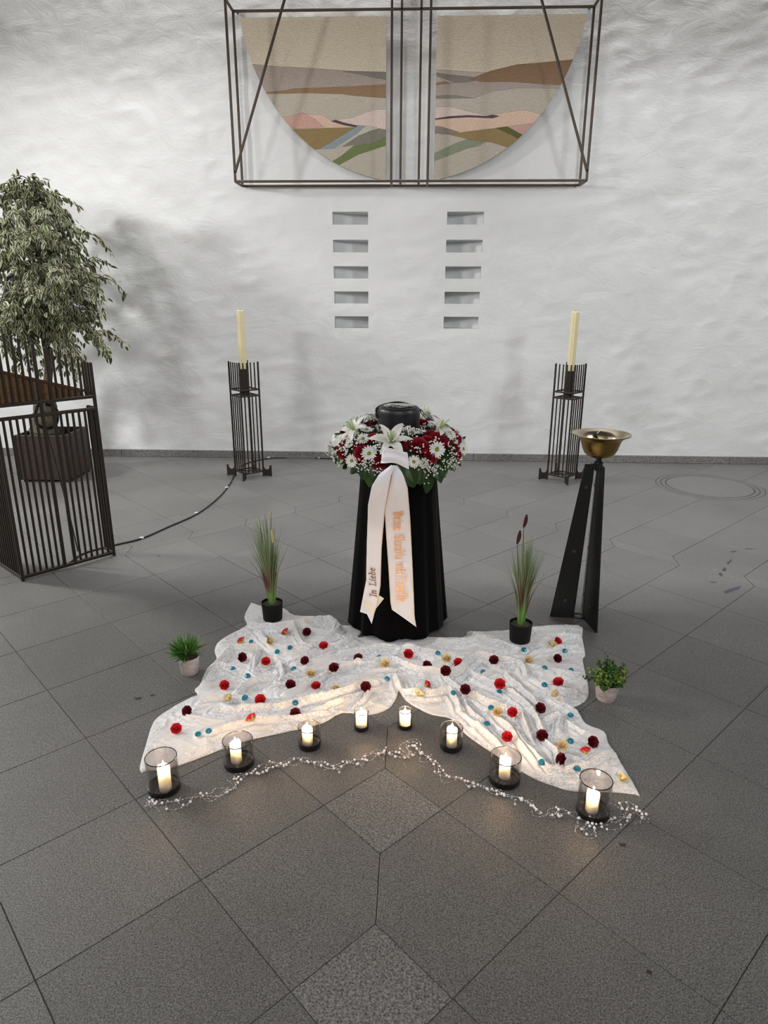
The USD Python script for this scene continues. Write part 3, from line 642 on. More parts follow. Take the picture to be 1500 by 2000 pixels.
# ------------------------------------------------------------------ ficus in its planter
pl0 = np.array([-3.01, 5.635])
pl = thing('wooden_planter', 'dark brown square wooden planter behind the lectern', 'planter', (*pl0, 0), 0.02)
hw, ph = 0.213, 0.40
for sx, sy in ((0, -1), (0, 1), (-1, 0), (1, 0)):
    s = (2 * hw, 0.022, ph - 0.02) if sx == 0 else (0.022, 2 * hw, ph - 0.02)
    obj('side_panel', bbox((sx * (hw - 0.011), sy * (hw - 0.011), 0.02 + (ph - 0.02) / 2), s, 0.003), M['planter'], pl, smooth=False)
    s = (2 * hw + 0.012, 0.034, 0.03) if sx == 0 else (0.034, 2 * hw + 0.012, 0.03)
for sx in (-1, 1):
    for sy in (-1, 1): obj('foot', bbox((sx * (hw - 0.04), sy * (hw - 0.04), 0.0125), (0.05, 0.05, 0.025), 0.002), M['planter'], pl, smooth=False)
obj('soil', lathe([(0.0, 0.30), (0.19, 0.30), (0.19, 0.28), (0.0, 0.28)], 4), M['dark_soil'], pl, smooth=False)
fx, fy = pl0
fic = thing('ficus_tree', 'bushy ficus with small cream edged leaves in the brown planter', 'plant', (fx, fy, 0.30))
FO = np.array([fx, fy, 0.30])
tr = [W(86, 860, fy), W(86, 835, fy), W(88, 800, fy), W(92, 760, fy), W(95, 710, fy), W(88, 668, fy), W(84, 635, fy)]
tr[0][2] = 0.30
obj('root_base', tube(curve(tr[:4], 16) - FO, np.linspace(0.125, 0.075, len(curve(tr[:4], 16))) * (1 + 0.08 * np.sin(np.arange(len(curve(tr[:4], 16))) * 1.9)), 14), M['burlap'], fic)
trc = curve(tr[2:], 20) - FO
obj('trunk', tube(trc, np.linspace(0.04, 0.024, len(trc)), 10), M['bark'], fic)
rng = random.Random(21)
nr = np.random.default_rng(21)
def leaf_mesh(L, w, droop, fold=0.25):
    """Blade along +x, faces up +z; returns vertices, faces, colour class (0 middle, 1 edge)."""
    t = np.array([0.0, 0.18, 0.42, 0.68, 0.88, 1.0]); ww = np.array([0.05, 0.72, 1.0, 0.80, 0.38, 0.02]) * w / 2
    V = []; C = []
    for ti, wi in zip(t, ww):
        for k, c in ((-1, 1), (-0.5, 0), (0, 0), (0.5, 0), (1, 1)):
            V.append((ti * L, k * wi, abs(k) * wi * fold - droop * L * ti * ti)); C.append(c)
    Fc = []
    for i in range(5):
        for j in range(4):
            a = i * 5 + j; Fc += [(a, a + 5, a + 6), (a, a + 6, a + 1)]
    return np.array(V), np.array(Fc), np.array(C)
def place_leaf(v, pos, d, up):
    x = d / np.linalg.norm(d); z = up - x * (up @ x)
    z = z / max(np.linalg.norm(z), 1e-6); y = np.cross(z, x)
    return v @ np.stack([x, y, z]) + pos
tips = [(72, 352, -.05), (108, 390, 0), (60, 385, .2), (20, 372, .1), (165, 458, -.05), (128, 425, .1), (148, 478, .2), (150, 500, -.2), (196, 545, -.05), (185, 520, .15), (190, 590, .1), (178, 566, -.25), (158, 636, .0), (182, 612, .2), (212, 695, -.1), (196, 668, .1), (150, 735, -.1), (120, 720, .2), (132, 690, -.3),
        (25, 735, -.1), (60, 720, .1), (10, 690, -.2), (-40, 700, .1), (-60, 640, 0), (-110, 560, 0), (-100, 480, .2), (-70, 420, -.1), (-30, 390, .1), (90, 470, -.35), (60, 560, -.4), (20, 620, -.4), (110, 600, -.4), (40, 480, -.4), (-20, 540, -.4), (130, 545, -.38), (70, 640, -.35), (0, 440, -.3), (90, 420, -.2), (-30, 620, -.3), (140, 650, -.25), (100, 520, .3), (30, 560, .35)]
wood = []; LV, LF, LC, nleaf = [], [], [], []
fork = np.array(trc[-1]) + FO
spine_top = W(50, 400, fy)
def add_leaf(pos, d, rad):
    L = rng.uniform(0.042, 0.064); w = L * rng.uniform(0.44, 0.55)
    v, f, c = leaf_mesh(L, w, rng.uniform(0.05, 0.35))
    up = np.array([rng.gauss(0, .45), rng.gauss(-0.25, .45), 1.0])
    v = place_leaf(v, pos, d, up)
    gcol = np.array((0.050, 0.068, 0.022)) * rng.uniform(0.7, 1.5); ecol = np.array((0.74, 0.70, 0.52)) * rng.uniform(0.75, 1.15)
    if rng.random() < 0.12: gcol = np.array((0.09, 0.14, 0.03))
    nleaf.append((v, f, np.where(c[:, None] == 1, ecol, gcol), rad))
for px, py, dy in tips:
    end = W(px, py, fy + dy * 1.3)
    h = np.clip((740 - py) / 400, 0.05, 1)
    s0 = fork + (spine_top - fork) * np.clip(h - 0.3, 0, 0.75) * 1.0 + nr.normal(0, 0.03, 3)
    if h < 0.3: s0 = fork + np.array([0, 0, -0.05])
    mid = (s0 + end) / 2 + np.array([0, 0, 0.16 + 0.08 * rng.random()])
    c = curve([s0, mid, end], 22)
    wood.append(tube(c - FO, np.linspace(0.010, 0.0022, len(c)), 5))
    T = np.gradient(c, axis=0)
    for i in range(4, len(c)):
        for rep in range(6 if i > 7 else 3):
            dd = T[i] / np.linalg.norm(T[i]); side = nr.normal(0, 1, 3); side -= dd * (side @ dd); side /= np.linalg.norm(side)
            d = dd * 0.55 + side * 0.75 + np.array([0, 0, -0.65])
            add_leaf(c[i] - FO + nr.normal(0, 0.022, 3), d, 0)
    for q in range(6):                             # side twigs
        i = rng.randint(7, len(c) - 3); b = c[i]
        side = nr.normal(0, 1, 3); side[2] *= 0.3; e = b + side / np.linalg.norm(side) * rng.uniform(0.14, 0.26) + np.array([0, 0, -0.10])
        tw = curve([b, (b + e) / 2 + np.array([0, 0, 0.05]), e], 10)
        wood.append(tube(tw - FO, np.linspace(0.004, 0.0015, len(tw)), 4))
        TT = np.gradient(tw, axis=0)
        for j in range(1, len(tw)):
            for rep in range(2):
                s2 = nr.normal(0, 1, 3); d = TT[j] / np.linalg.norm(TT[j]) * 0.6 + s2 * 0.5 + np.array([0, 0, -0.6])
                add_leaf(tw[j] - FO + nr.normal(0, 0.015, 3), d, 0)
obj('branches', cat_(wood), M['bark'], fic)
vis = []
for k, (v, f, c, _) in enumerate(nleaf):
    q = proj(v[12] + FO); vis.append((-10.0 * float(q[0] > 0) - float(v[12][1] < 0) - rng.random(), k))
big = {k for _, k in sorted(vis)[:290]}
for k in sorted(big):
    v, f, c, _ = nleaf[k]; obj('leaf', (v, f), M['leaf_col'], fic, smooth=True, col=c)
rest = [nleaf[k] for k in range(len(nleaf)) if k not in big]
off = 0; V, Fc, C = [], [], []
for v, f, c, _ in rest: V.append(v); Fc.append(f + off); C.append(c); off += len(v)
obj('foliage', (np.vstack(V), np.vstack(Fc)), M['leaf_col'], fic, smooth=True, col=np.vstack(C), kind='stuff')

# ------------------------------------------------------------------ brass bowl on its three-finned stand
bx, by = 0.927, 3.066
bst = thing('bowl_stand', 'black steel stand of three tapering bolted fins carrying the brass bowl', 'stand', (bx, by, 0))
def fin(ang, r0b, r1b, r0t, r1t, zt=0.775):
    a = np.array([math.cos(ang), math.sin(ang), 0]); nrm = np.array([-math.sin(ang), math.cos(ang), 0])
    poly = Polygon([(r0b, 0.0), (r1b, 0.0), (r1t, zt), (r0t, zt)])
    m = prism(poly, -0.004, 0.004); R = np.stack([a, np.array([0, 0, 1.0]), np.cross(a, [0, 0, 1.0])], 1)
    f = obj('fin', moved(m, R, (0, 0, 0)), M['black_steel'], bst, smooth=False)
    for t in (0.12, 0.45, 0.86):
        r = (r0b + r1b) / 2 * (1 - t) + (r0t + r1t) / 2 * t; c = a * r + np.array([0, 0, zt * t])
        bm = trimesh.creation.cylinder(0.0085, 0.016, sections=14)
        obj('bolt', moved(bm, frame_rot(nrm), c), M['bolt'], f)
fin(math.radians(177), 0.045, 0.160, 0.016, 0.060)
fin(math.radians(-80), 0.006, 0.158, 0.010, 0.060)
fin(math.radians(78), 0.006, 0.150, 0.010, 0.058)
obj('foot_ring', moved(trimesh.creation.torus(0.026, 0.005, major_sections=28, minor_sections=8), np.eye(3), (-0.022, 0.0, 0.010)), M['black_steel'], bst)
obj('post', lathe([(0, 0.745), (0.014, 0.745), (0.014, 0.772), (0.020, 0.778), (0.021, 0.786), (0.013, 0.792), (0.011, 0.808), (0, 0.808)], 20), M['black_steel'], bst)
for a in (math.radians(177), math.radians(-80), math.radians(78)):
    obj('clamp', bbox((0.022 * math.cos(a), 0.022 * math.sin(a), 0.765), (0.030, 0.020, 0.026), 0.003, a), M['black_steel'], bst, smooth=False)
bowl = thing('brass_bowl', 'flared brass bowl on the black three-finned stand', 'bowl', (bx, by, 0.806))
obj('bowl_outside', lathe([(0.0, 0.0), (0.030, 0.001), (0.052, 0.008), (0.068, 0.022), (0.078, 0.042), (0.084, 0.062), (0.090, 0.080), (0.099, 0.092), (0.114, 0.101), (0.128, 0.106), (0.1305, 0.109), (0.130, 0.1115)], 64), M['brass'], bowl)
obj('bowl_inside', lathe([(0.130, 0.1115), (0.1275, 0.110), (0.113, 0.105), (0.096, 0.096), (0.086, 0.082), (0.080, 0.062), (0.074, 0.043), (0.064, 0.026), (0.050, 0.013), (0.028, 0.006), (0.0, 0.005)], 64), M['brass_in'], bowl, label='paler polished inside of the bowl')
spk = thing('sprinkler', 'black knobbed sprinkler handle lying in the brass bowl', 'sprinkler', (bx - 0.045, by - 0.02, 0.806 + 0.03))
obj('knob', moved(trimesh.creation.icosphere(2, 0.0105), np.eye(3), (0.012, 0.0, 0.078)), M['black_steel'], spk)
obj('handle', tube([(0.060, -0.004, 0.004), (0.035, -0.002, 0.045), (0.014, 0, 0.074)], [0.006, 0.006, 0.005], 10), M['black_steel'], spk)
obj('bristle', tube([(0.018, 0.002, 0.082), (0.030, 0.006, 0.094), (0.036, 0.008, 0.098)], [0.002, 0.0015, 0.001], 6), M['tape'], spk)

# ------------------------------------------------------------------ draped plinth
PC = np.array([0.013, 2.985])
PT = 0.755
def drape_r(z, a):
    t = 1 - z / PT
    r = 0.170 + 0.062 * t ** 1.05
    am = 0.003 + 0.012 * t
    return r + am * (0.55 * np.sin(11 * a + 1.3 + 0.6 * np.sin(3 * a)) + 0.3 * np.sin(19 * a + 0.5) + 0.25 * np.sin(7 * a + 2.0))
plinth = thing('draped_plinth', 'round plinth draped to the floor in black velvet', 'plinth', (*PC, 0))
nz, na = 26, 220; ang = np.linspace(0, 2 * np.pi, na, endpoint=False); V = []
for z in np.linspace(0.016, PT, nz):
    r = drape_r(np.full(na, z), ang); zz = z + (0.010 * (1 + np.sin(9 * ang + 1)) * 0.5 if z < 0.03 else 0)
    V.append(np.stack([r * np.cos(ang), r * np.sin(ang), np.full(na, z) + (zz - z)], 1))
V.append(np.stack([0.158 * np.cos(ang), 0.158 * np.sin(ang), np.full(na, PT + 0.010)], 1))
V = np.vstack(V + [np.array([[0, 0, PT + 0.010]])]); Fc = []
for i in range(nz):
    for j in range(na): Fc += [(i * na + j, i * na + (j + 1) % na, (i + 1) * na + (j + 1) % na), (i * na + j, (i + 1) * na + (j + 1) % na, (i + 1) * na + j)]
Fc += [(nz * na + j, nz * na + (j + 1) % na, (nz + 1) * na) for j in range(na)]
obj('velvet_drape', (V, np.array(Fc)), M['velvet'], plinth, smooth=True)
obj('plinth_core', lathe([(0, 0.0), (0.15, 0.0), (0.15, PT), (0, PT)], 32), M['velvet'], plinth)
for px, py in ((756, 1256), (784, 1251)):
    g = G(px, py) ; gx, gy = g[0] - PC[0], g[1] - PC[1]
    obj('hem_fold', tube([(gx * 0.80, gy * 0.80, 0.10), (gx * 0.93, gy * 0.93, 0.05), (gx * 1.0, gy * 1.0, 0.022), (gx * 1.01, gy * 1.01, 0.012)], [0.006, 0.012, 0.0145, 0.013], 12), M['velvet'], plinth)

# ------------------------------------------------------------------ urn
urn = thing('black_urn', 'round black urn standing inside the flower wreath', 'urn', (PC[0], PC[1], PT + 0.0105))
UH = 0.279
obj('urn_body', lathe([(0, 0), (0.086, 0), (0.090, 0.01), (0.0925, 0.06), (0.0935, UH - 0.03), (0.0930, UH - 0.020), (0.0905, UH - 0.010), (0.085, UH - 0.003), (0.076, UH), (0.064, UH - 0.001), (0.0, UH - 0.001)], 56), M['urn'], urn)
obj('urn_lid', lathe([(0.0675, UH - 0.004), (0.068, UH + 0.002), (0.066, UH + 0.004), (0.056, UH + 0.003), (0.0, UH + 0.003)], 48), M['urn_gloss'], urn)
m = prism(Point(0, 0).buffer(0.030).difference(Point(0, 0).buffer(0.012)), UH + 0.003, UH + 0.007); m.apply_translation((-0.025, 0.006, 0))
obj('lid_ring', m, M['silver'], urn, label='silver ring on the urn lid')
m = prism(shapely.affinity.scale(Point(0, 0).buffer(0.024), 1.3, 0.8), UH + 0.003, UH + 0.0055); m.apply_translation((0.030, -0.006, 0))
obj('lid_plate', m, M['silver'], urn, label='polished plate on the urn lid')
c = curve([(-0.094, -0.025, UH - 0.05), (-0.099, -0.012, UH - 0.025), (-0.092, 0.012, UH - 0.008), (-0.060, 0.060, UH - 0.002), (-0.01, 0.080, UH + 0.004), (0.045, 0.074, UH - 0.004), (0.088, 0.045, UH - 0.022), (0.118, 0.035, UH - 0.050), (0.145, 0.03, UH - 0.070)], 40)
obj('carry_strap', tube(c, 0.0055, 8), M['urn_gloss'], urn)

# ------------------------------------------------------------------ wreath of flowers and its ribbon
WC = np.array([PC[0], PC[1], PT + 0.012 + 0.086]); WR, Wr = 0.188, 0.086
wre = thing('flower_wreath', 'round wreath of red roses, lilies and daisies around the urn with white ribbon', 'wreath', tuple(WC))
m = trimesh.creation.torus(WR, Wr * 0.86, major_sections=64, minor_sections=20)
v = m.vertices * 1.0; v += (meshkit.noise(v * 60, 2)[:, None] - 0.5) * 0.016
m = trimesh.Trimesh(v, m.faces, process=False)
obj('moss_ring', m, M['moss'], wre, smooth=True)
def torus_hit(px, py, grow=0.0):
    d = ray(px, py); d = d / np.linalg.norm(d); t = 2.3; o = CAM - WC; best = (9, None)
    for _ in range(160):
        p = o + d * t; q = math.hypot(math.hypot(p[0], p[1]) - WR, p[2]) - (Wr + grow)
        if q < best[0]: best = (q, p.copy())
        if q < 0.0008: break
        t += max(q * 0.8, 0.0006)
        if t > 4: break
    p = best[1]; c = np.array([p[0], p[1], 0]); c = c / np.linalg.norm(c) * WR
    n = p - c; n /= np.linalg.norm(n); return c + n * (Wr + grow), n
def petal(L, w, cup, bend, nu=8, nv=9, tip=0.6):
    """Cupped round-topped petal rising from the origin along +z, leaning to +x."""
    V = []
    for i in range(nu):
        t = i / (nu - 1); tt = 1 - (1 - t) ** 1.5
        ww = w * (0.5 + 0.5 * min(1, tt / 0.45)) * math.sqrt(max(0.0, 1 - (max(0.0, tt - 0.55) / 0.455) ** 2.4))
        ww = max(ww, w * 0.12)
        for j in range(nv):
            s = j / (nv - 1) * 2 - 1
            x = bend * L * tt * tt - cup * w * (s * ww / w) ** 2 * 0.9
            V.append((x, s * ww / 2, L * tt))
    Fc = []
    for i in range(nu - 1):
        for j in range(nv - 1):
            a = i * nv + j; Fc += [(a, a + 1, a + nv + 1), (a, a + nv + 1, a + nv)]
    return trimesh.Trimesh(np.array(V), np.array(Fc), process=False)
def rose_mesh(R, seed, open_=1.0, rows=5):
    """A rose looking along +z, R its radius, base at z = 0."""
    r = random.Random(seed); ms = []
    # bud: a rolled spiral strip
    th = np.linspace(0, 4.4 * np.pi, 70); rad = R * (0.05 + 0.28 * th / th[-1]); V = []
    for a, q in zip(th, rad):
        V += [(q * math.cos(a), q * math.sin(a), R * 0.35), (q * 1.04 * math.cos(a), q * 1.04 * math.sin(a), R * (1.06 - 0.10 * a / th[-1]))]
    Fc = []
    for i in range(len(th) - 1): a = 2 * i; Fc += [(a, a + 2, a + 3), (a, a + 3, a + 1)]
    ms.append(trimesh.Trimesh(np.array(V), np.array(Fc), process=False))
    ms.append(moved(trimesh.creation.icosphere(2, R * 0.30), np.diag([1, 1, 1.6]), (0, 0, R * 0.45)))
    ph = r.random() * 6
    for row in range(rows):
        t = row / (rows - 1); n = (3, 4, 5, 6, 7, 7)[row]
        for k in range(n):
            a = ph + 2 * np.pi * k / n + row * 0.73 + r.uniform(-0.1, 0.1)
            L = R * (0.98 - 0.14 * t); w = R * (0.80 + 0.62 * t)
            p = petal(L, w, 0.50 - 0.18 * t, (0.05 + 0.34 * t * open_), tip=0.5)
            tilt = 0.02 + 0.50 * t * open_
            Ry = np.array([[math.cos(tilt), 0, math.sin(tilt)], [0, 1, 0], [-math.sin(tilt), 0, math.cos(tilt)]])
            v = p.vertices @ Ry.T + np.array([R * (0.14 + 0.30 * t), 0, R * (0.16 - 0.10 * t)])
            ms.append(trimesh.Trimesh(v @ spin(a).T, p.faces, process=False))
    ms.append(moved(trimesh.creation.icosphere(2, R * 0.42), np.diag([1, 1, 0.6]), (0, 0, R * 0.25)))
    return cat_(ms)
def daisy_parts(R, seed):
    r = random.Random(seed); ms = []; n = 17
    for k in range(n):
        a = 2 * np.pi * k / n + r.uniform(-.06, .06); L = R * r.uniform(0.9, 1.05); w = R * 0.27; lift = r.uniform(0.05, 0.3)
        t = np.linspace(0.16, 1, 6); ww = np.array([0.35, 0.8, 1, 1, 0.85, 0.35]) * w / 2; V = []
        for ti, wi in zip(t, ww):
            for s in (-1, 0, 1): V.append((ti * L, s * wi, lift * L * ti * (1 - 0.5 * ti) + (0.06 * L if s == 0 else 0.10 * L) ))
        Fc = []
        for i in range(5):
            for j in range(2): b = i * 3 + j; Fc += [(b, b + 3, b + 4), (b, b + 4, b + 1)]
        ms.append(trimesh.Trimesh(np.array(V) @ spin(a).T, np.array(Fc), process=False))
    eye = moved(trimesh.creation.icosphere(2, R * 0.26), np.diag([1, 1, 0.55]), (0, 0, R * 0.10))
    return cat_(ms), eye
RED = [(730, 823, .030, -.2), (690, 838, .027, 0), (674, 866, .030, 0), (707, 886, .034, 0), (729, 857, .030, 0), (812, 843, .034, 0), (818, 871, .037, .01), (856, 859, .036, 0), (841, 892, .030, 0), (858, 832, .032, 0), (841, 815, .033, 0), (822, 826, .028, 0), (664, 880, .024, -.01), (700, 870, .024, -.01), (835, 860, .024, -.01), (870, 866, .024, -.01)]
for i, (px, py, R, g_) in enumerate(RED):
    p, n = torus_hit(px, py, 0.004)
    n = n + np.array([0, -0.25, 0.15]); n /= np.linalg.norm(n)
    obj('rose', moved(rose_mesh(R, 40 + i), frame_rot(n), p - n * R * 0.45), M['petal_red'], wre, smooth=True)
DAI = [(721, 886, .034), (853, 878, .036), (687, 900, .030), (808, 902, .028), (709, 857, .028), (687, 851, .028), (667, 857, .026), (763, 840, .030), (743, 837, .028), (682, 868, .024), (845, 828, .022), (827, 905, .022)]
dn = [None] * len(DAI)
for i, (px, py, R) in enumerate(DAI):
    p, n = torus_hit(px, py, 0.022)
    d = np.array([0, -0.55, 0.25]) + n * 0.8 + nr.normal(0, 0.15, 3); d /= np.linalg.norm(d)
    pt, eye = daisy_parts(R, i); Rm = frame_rot(d)
    q = obj('daisy', moved(pt, Rm, p), M['petal_white'], wre, smooth=True)
    obj('daisy_eye', moved(eye, Rm, p), M['daisy_eye'], q)
def lily(px, py, d, R, seed, spread=None):
    r = random.Random(seed); p, n = torus_hit(px, py, 0.015); d = np.array(d, float); d /= np.linalg.norm(d); Rm = frame_rot(d); first = None
    for k in range(6):
        a = 2 * np.pi * k / 6 + (0.0 if seed == 1 else 0.35); L = R * (1.0 if k % 2 else 0.94); w = R * (0.46 if k % 2 else 0.34); V = []; nu = 12
        for i in range(nu):
            t = i / (nu - 1); ww = w / 2 * (math.sin(math.pi * (0.10 + 0.86 * t)) ** 0.9)
            x = R * 0.06 + L * (0.30 * t + 0.68 * t ** 1.8); z = L * (0.95 * t - 0.62 * t ** 2.6)
            for s in (-1, -0.5, 0, 0.5, 1): V.append((x, s * ww, z + 0.10 * ww * abs(s) - 0.12 * ww * (abs(s) < 0.2) + 0.06 * ww * math.sin(9 * t) * (s if abs(s) == 1 else 0)))
        Fc = []
        for i in range(nu - 1):
            for j in range(4): b = i * 5 + j; Fc += [(b, b + 5, b + 6), (b, b + 6, b + 1)]
        m = moved(trimesh.Trimesh(np.array(V) @ spin(a).T, np.array(Fc), process=False), Rm, p)
        q = obj('lily_petal', m, M['lily'], wre, smooth=True)
        first = first or q
    ms = []
    for k in range(7):
        a = k * 0.9; e = R * (0.20 if k < 6 else 0.05); z = R * (0.72 if k < 6 else 0.95)
        c = curve([(0, 0, 0), (e * 0.45 * math.cos(a), e * 0.45 * math.sin(a), z * 0.6), (e * math.cos(a), e * math.sin(a), z)], 8)
        ms.append(moved(tube(c, R * 0.022, 6), Rm, p))
    ms.append(moved(trimesh.creation.cone(R * 0.13, R * 0.25), Rm, p - d * 0.005))
    obj('lily_stamens', cat_(ms), M['lily_green'], wre)
    ms = [moved(trimesh.creation.icosphere(1, R * 0.045), Rm, p + Rm @ np.array([R * 0.20 * math.cos(k * 0.9), R * 0.20 * math.sin(k * 0.9), R * 0.73])) for k in range(3)]
lily(764, 866, (0.02, -0.62, 0.72), 0.090, 1)
lily(697, 845, (-0.55, -0.35, 0.75), 0.080, 2)
lily(853, 843, (0.60, -0.2, 0.75), 0.082, 3)
lily(740, 822, (-0.15, 0.5, 0.85), 0.070, 4)
lily(828, 815, (0.35, 0.45, 0.85), 0.075, 5)
for a, bq in (((738, 812), (730, 789)), ((824, 812), (830, 791)), ((694, 842), (691, 826))):
    p0 = torus_hit(*a, 0.02)[0]; p1 = W(*bq, (p0 + WC)[1]) - WC
    obj('pistil', tube([p0, (p0 + p1) / 2, p1], [0.0014, 0.0012, 0.001], 6), M['lily_green'], wre)
placed = [torus_hit(px, py, 0.0)[0] for px, py, *_ in RED + DAI] + [torus_hit(px, py, 0.0)[0] for px, py in ((764, 866), (697, 845), (853, 843), (771, 893))]
fr = np.random.default_rng(15); fill = []
for k in range(400):
    a = fr.uniform(-np.pi * 1.02, np.pi * 0.02); el = fr.uniform(-0.15, 1.9); c = np.array([math.cos(a), math.sin(a), 0]); n = c * math.cos(el) + np.array([0, 0, math.sin(el)]); p = c * WR + n * Wr
    if abs(p[0] + 0.015) < 0.05 and el < 0.6: continue
    if min(np.linalg.norm(p - q) for q in placed) < 0.040: continue
    placed.append(p); R = fr.uniform(0.024, 0.032); d = n + np.array([0, -0.45, 0.2]); d /= np.linalg.norm(d)
    if len(fill) % 3 == 1:
        pt, eye = daisy_parts(R, 200 + k); q = obj('daisy', moved(pt, frame_rot(d), p + n * 0.018), M['petal_white'], wre, smooth=True); obj('daisy_eye', moved(eye, frame_rot(d), p + n * 0.018), M['daisy_eye'], q)
    elif len(fill) % 3 == 0: obj('rose', moved(rose_mesh(R, 200 + k), frame_rot(d), p - d * R * 0.4), M['petal_red'], wre, smooth=True)
    fill.append((p, n))
GY = [(788, 862, .05, 40), (778, 868, .03, 22), (835, 846, .035, 28), (741, 872, .035, 24), (872, 880, .035, 30), (877, 868, .025, 18), (835, 909, .045, 46), (824, 897, .03, 20), (682, 876, .035, 26), (740, 911, .035, 24), (707, 822, .045, 36), (722, 832, .03, 20), (668, 888, .03, 24), (690, 882, .025, 18), (728, 900, .03, 18), (800, 855, .03, 24), (846, 872, .025, 16), (760, 850, .03, 18), (706, 868, .03, 20), (862, 900, .03, 20), (812, 880, .03, 14)]
gr = np.random.default_rng(8)
for q in GY + [(p, n, .03, 20) for p, n in fill[2::3]]:
    ms, st_ = [], []; (base, nn), sp, n = (torus_hit(q[0], q[1], 0.0) if np.ndim(q[0]) == 0 else q[:2]), q[2], q[3]
    for _ in range(n):
        o = gr.normal(0, sp * 0.52, 3); q = base + nn * (0.030 + 0.012 * gr.random()) + o - nn * (o @ nn) * 0.7
        ms.append(moved(trimesh.creation.icosphere(1, 1.0), np.eye(3), q, gr.uniform(0.0026, 0.0044)))
        st_.append(tube([base, (base + q) / 2 + nn * 0.006, q], 0.0006, 3, cap=False))
    b = obj('baby_breath', cat_(ms), M['petal_white'], wre, smooth=True, kind='stuff')
    obj('fine_stems', cat_(st_), M['leaf_gloss2'], b, smooth=True)
def big_leaf(L, w, droop):
    nu, nv = 9, 5; V = []
    for i in range(nu):
        t = i / (nu - 1); ww = w / 2 * (math.sin(math.pi * (0.03 + 0.95 * t ** 0.85)) ** 0.75)
        for j in range(nv):
            s = j / (nv - 1) * 2 - 1; V.append((L * t, s * ww, 0.18 * ww * abs(s) - droop * L * t * t))
    Fc = []
    for i in range(nu - 1):
        for j in range(nv - 1): a = i * nv + j; Fc += [(a, a + nv, a + nv + 1), (a, a + nv + 1, a + 1)]
    return np.array(V), np.array(Fc)
LEAVES = [((672, 884), (662, 903), .075, .040), ((690, 895), (695, 915), .07, .042), ((712, 900), (707, 930), .08, .046), ((722, 905), (720, 948), .10, .052), ((705, 905), (712, 932), .075, .045), ((790, 908), (805, 943), .10, .075), ((800, 905), (815, 940), .09, .07), ((838, 915), (836, 958), .105, .056), ((850, 905), (862, 938), .085, .05), ((862, 900), (868, 935), .075, .045), ((872, 890), (889, 916), .075, .042), ((878, 882), (891, 905), .06, .035), ((862, 895), (880, 912), .07, .04), ((880, 875), (888, 890), .05, .03), ((735, 905), (728, 935), .08, .045), ((775, 905), (785, 935), .08, .05), ((664, 880), (660, 896), .05, .03), ((825, 910), (822, 940), .08, .05)]
for i, (a, b, L, w) in enumerate(LEAVES):
    p, n = torus_hit(*a, -0.005); e = W(*b, (p + WC)[1] - 0.025) - WC; d = e - p
    v, f = big_leaf(L, w, 0.15); v = place_leaf(v, p, d, n + np.array([0, -0.4, 0.2]))
    obj('leaf', (v, f), M['leaf_gloss' if i % 3 else 'leaf_gloss2'], wre, smooth=True)
for k in range(70):                                  # collar of leaves and filler flowers all round
    a = 2 * np.pi * k / 70 + gr.normal(0, .05); front = math.sin(a) < -0.2
    el = (gr.uniform(-1.3, -0.55) if front else gr.uniform(-0.9, 0.35)) if k % 2 or front else gr.uniform(0.2, 1.2)
    c = np.array([math.cos(a), math.sin(a), 0]); n = c * math.cos(el) + np.array([0, 0, math.sin(el)])
    p = c * WR + n * Wr * 0.8; d = n + np.array([gr.normal(0, .4), gr.normal(0, .4), -0.5 if el < 0.2 else 0.0])
    L = gr.uniform(0.045, 0.065) if not front else gr.uniform(0.035, 0.05)
    v, f = big_leaf(L, L * 0.55, 0.2); v = place_leaf(v, p, d, n)
    obj('leaf', (v, f), M['leaf_gloss' if k % 3 else 'leaf_gloss2'], wre, smooth=True)
for k in range(16):                                  # roses and daisies on the side away from the viewer
    a = 0.15 + (np.pi - 0.3) * k / 15; el = 0.5 + 0.3 * (k % 2); c = np.array([math.cos(a), math.sin(a), 0]); n = c * math.cos(el) + np.array([0, 0, math.sin(el)])
    p = c * WR + n * Wr
    if k % 3 == 1:
        pt, eye = daisy_parts(0.030, 90 + k); q = obj('daisy', moved(pt, frame_rot(n), p + n * 0.012), M['petal_white'], wre, smooth=True); obj('daisy_eye', moved(eye, frame_rot(n), p + n * 0.012), M['daisy_eye'], q)
    else: obj('rose', moved(rose_mesh(0.030, 70 + k), frame_rot(n), p - n * 0.012), M['petal_red'], wre, smooth=True)

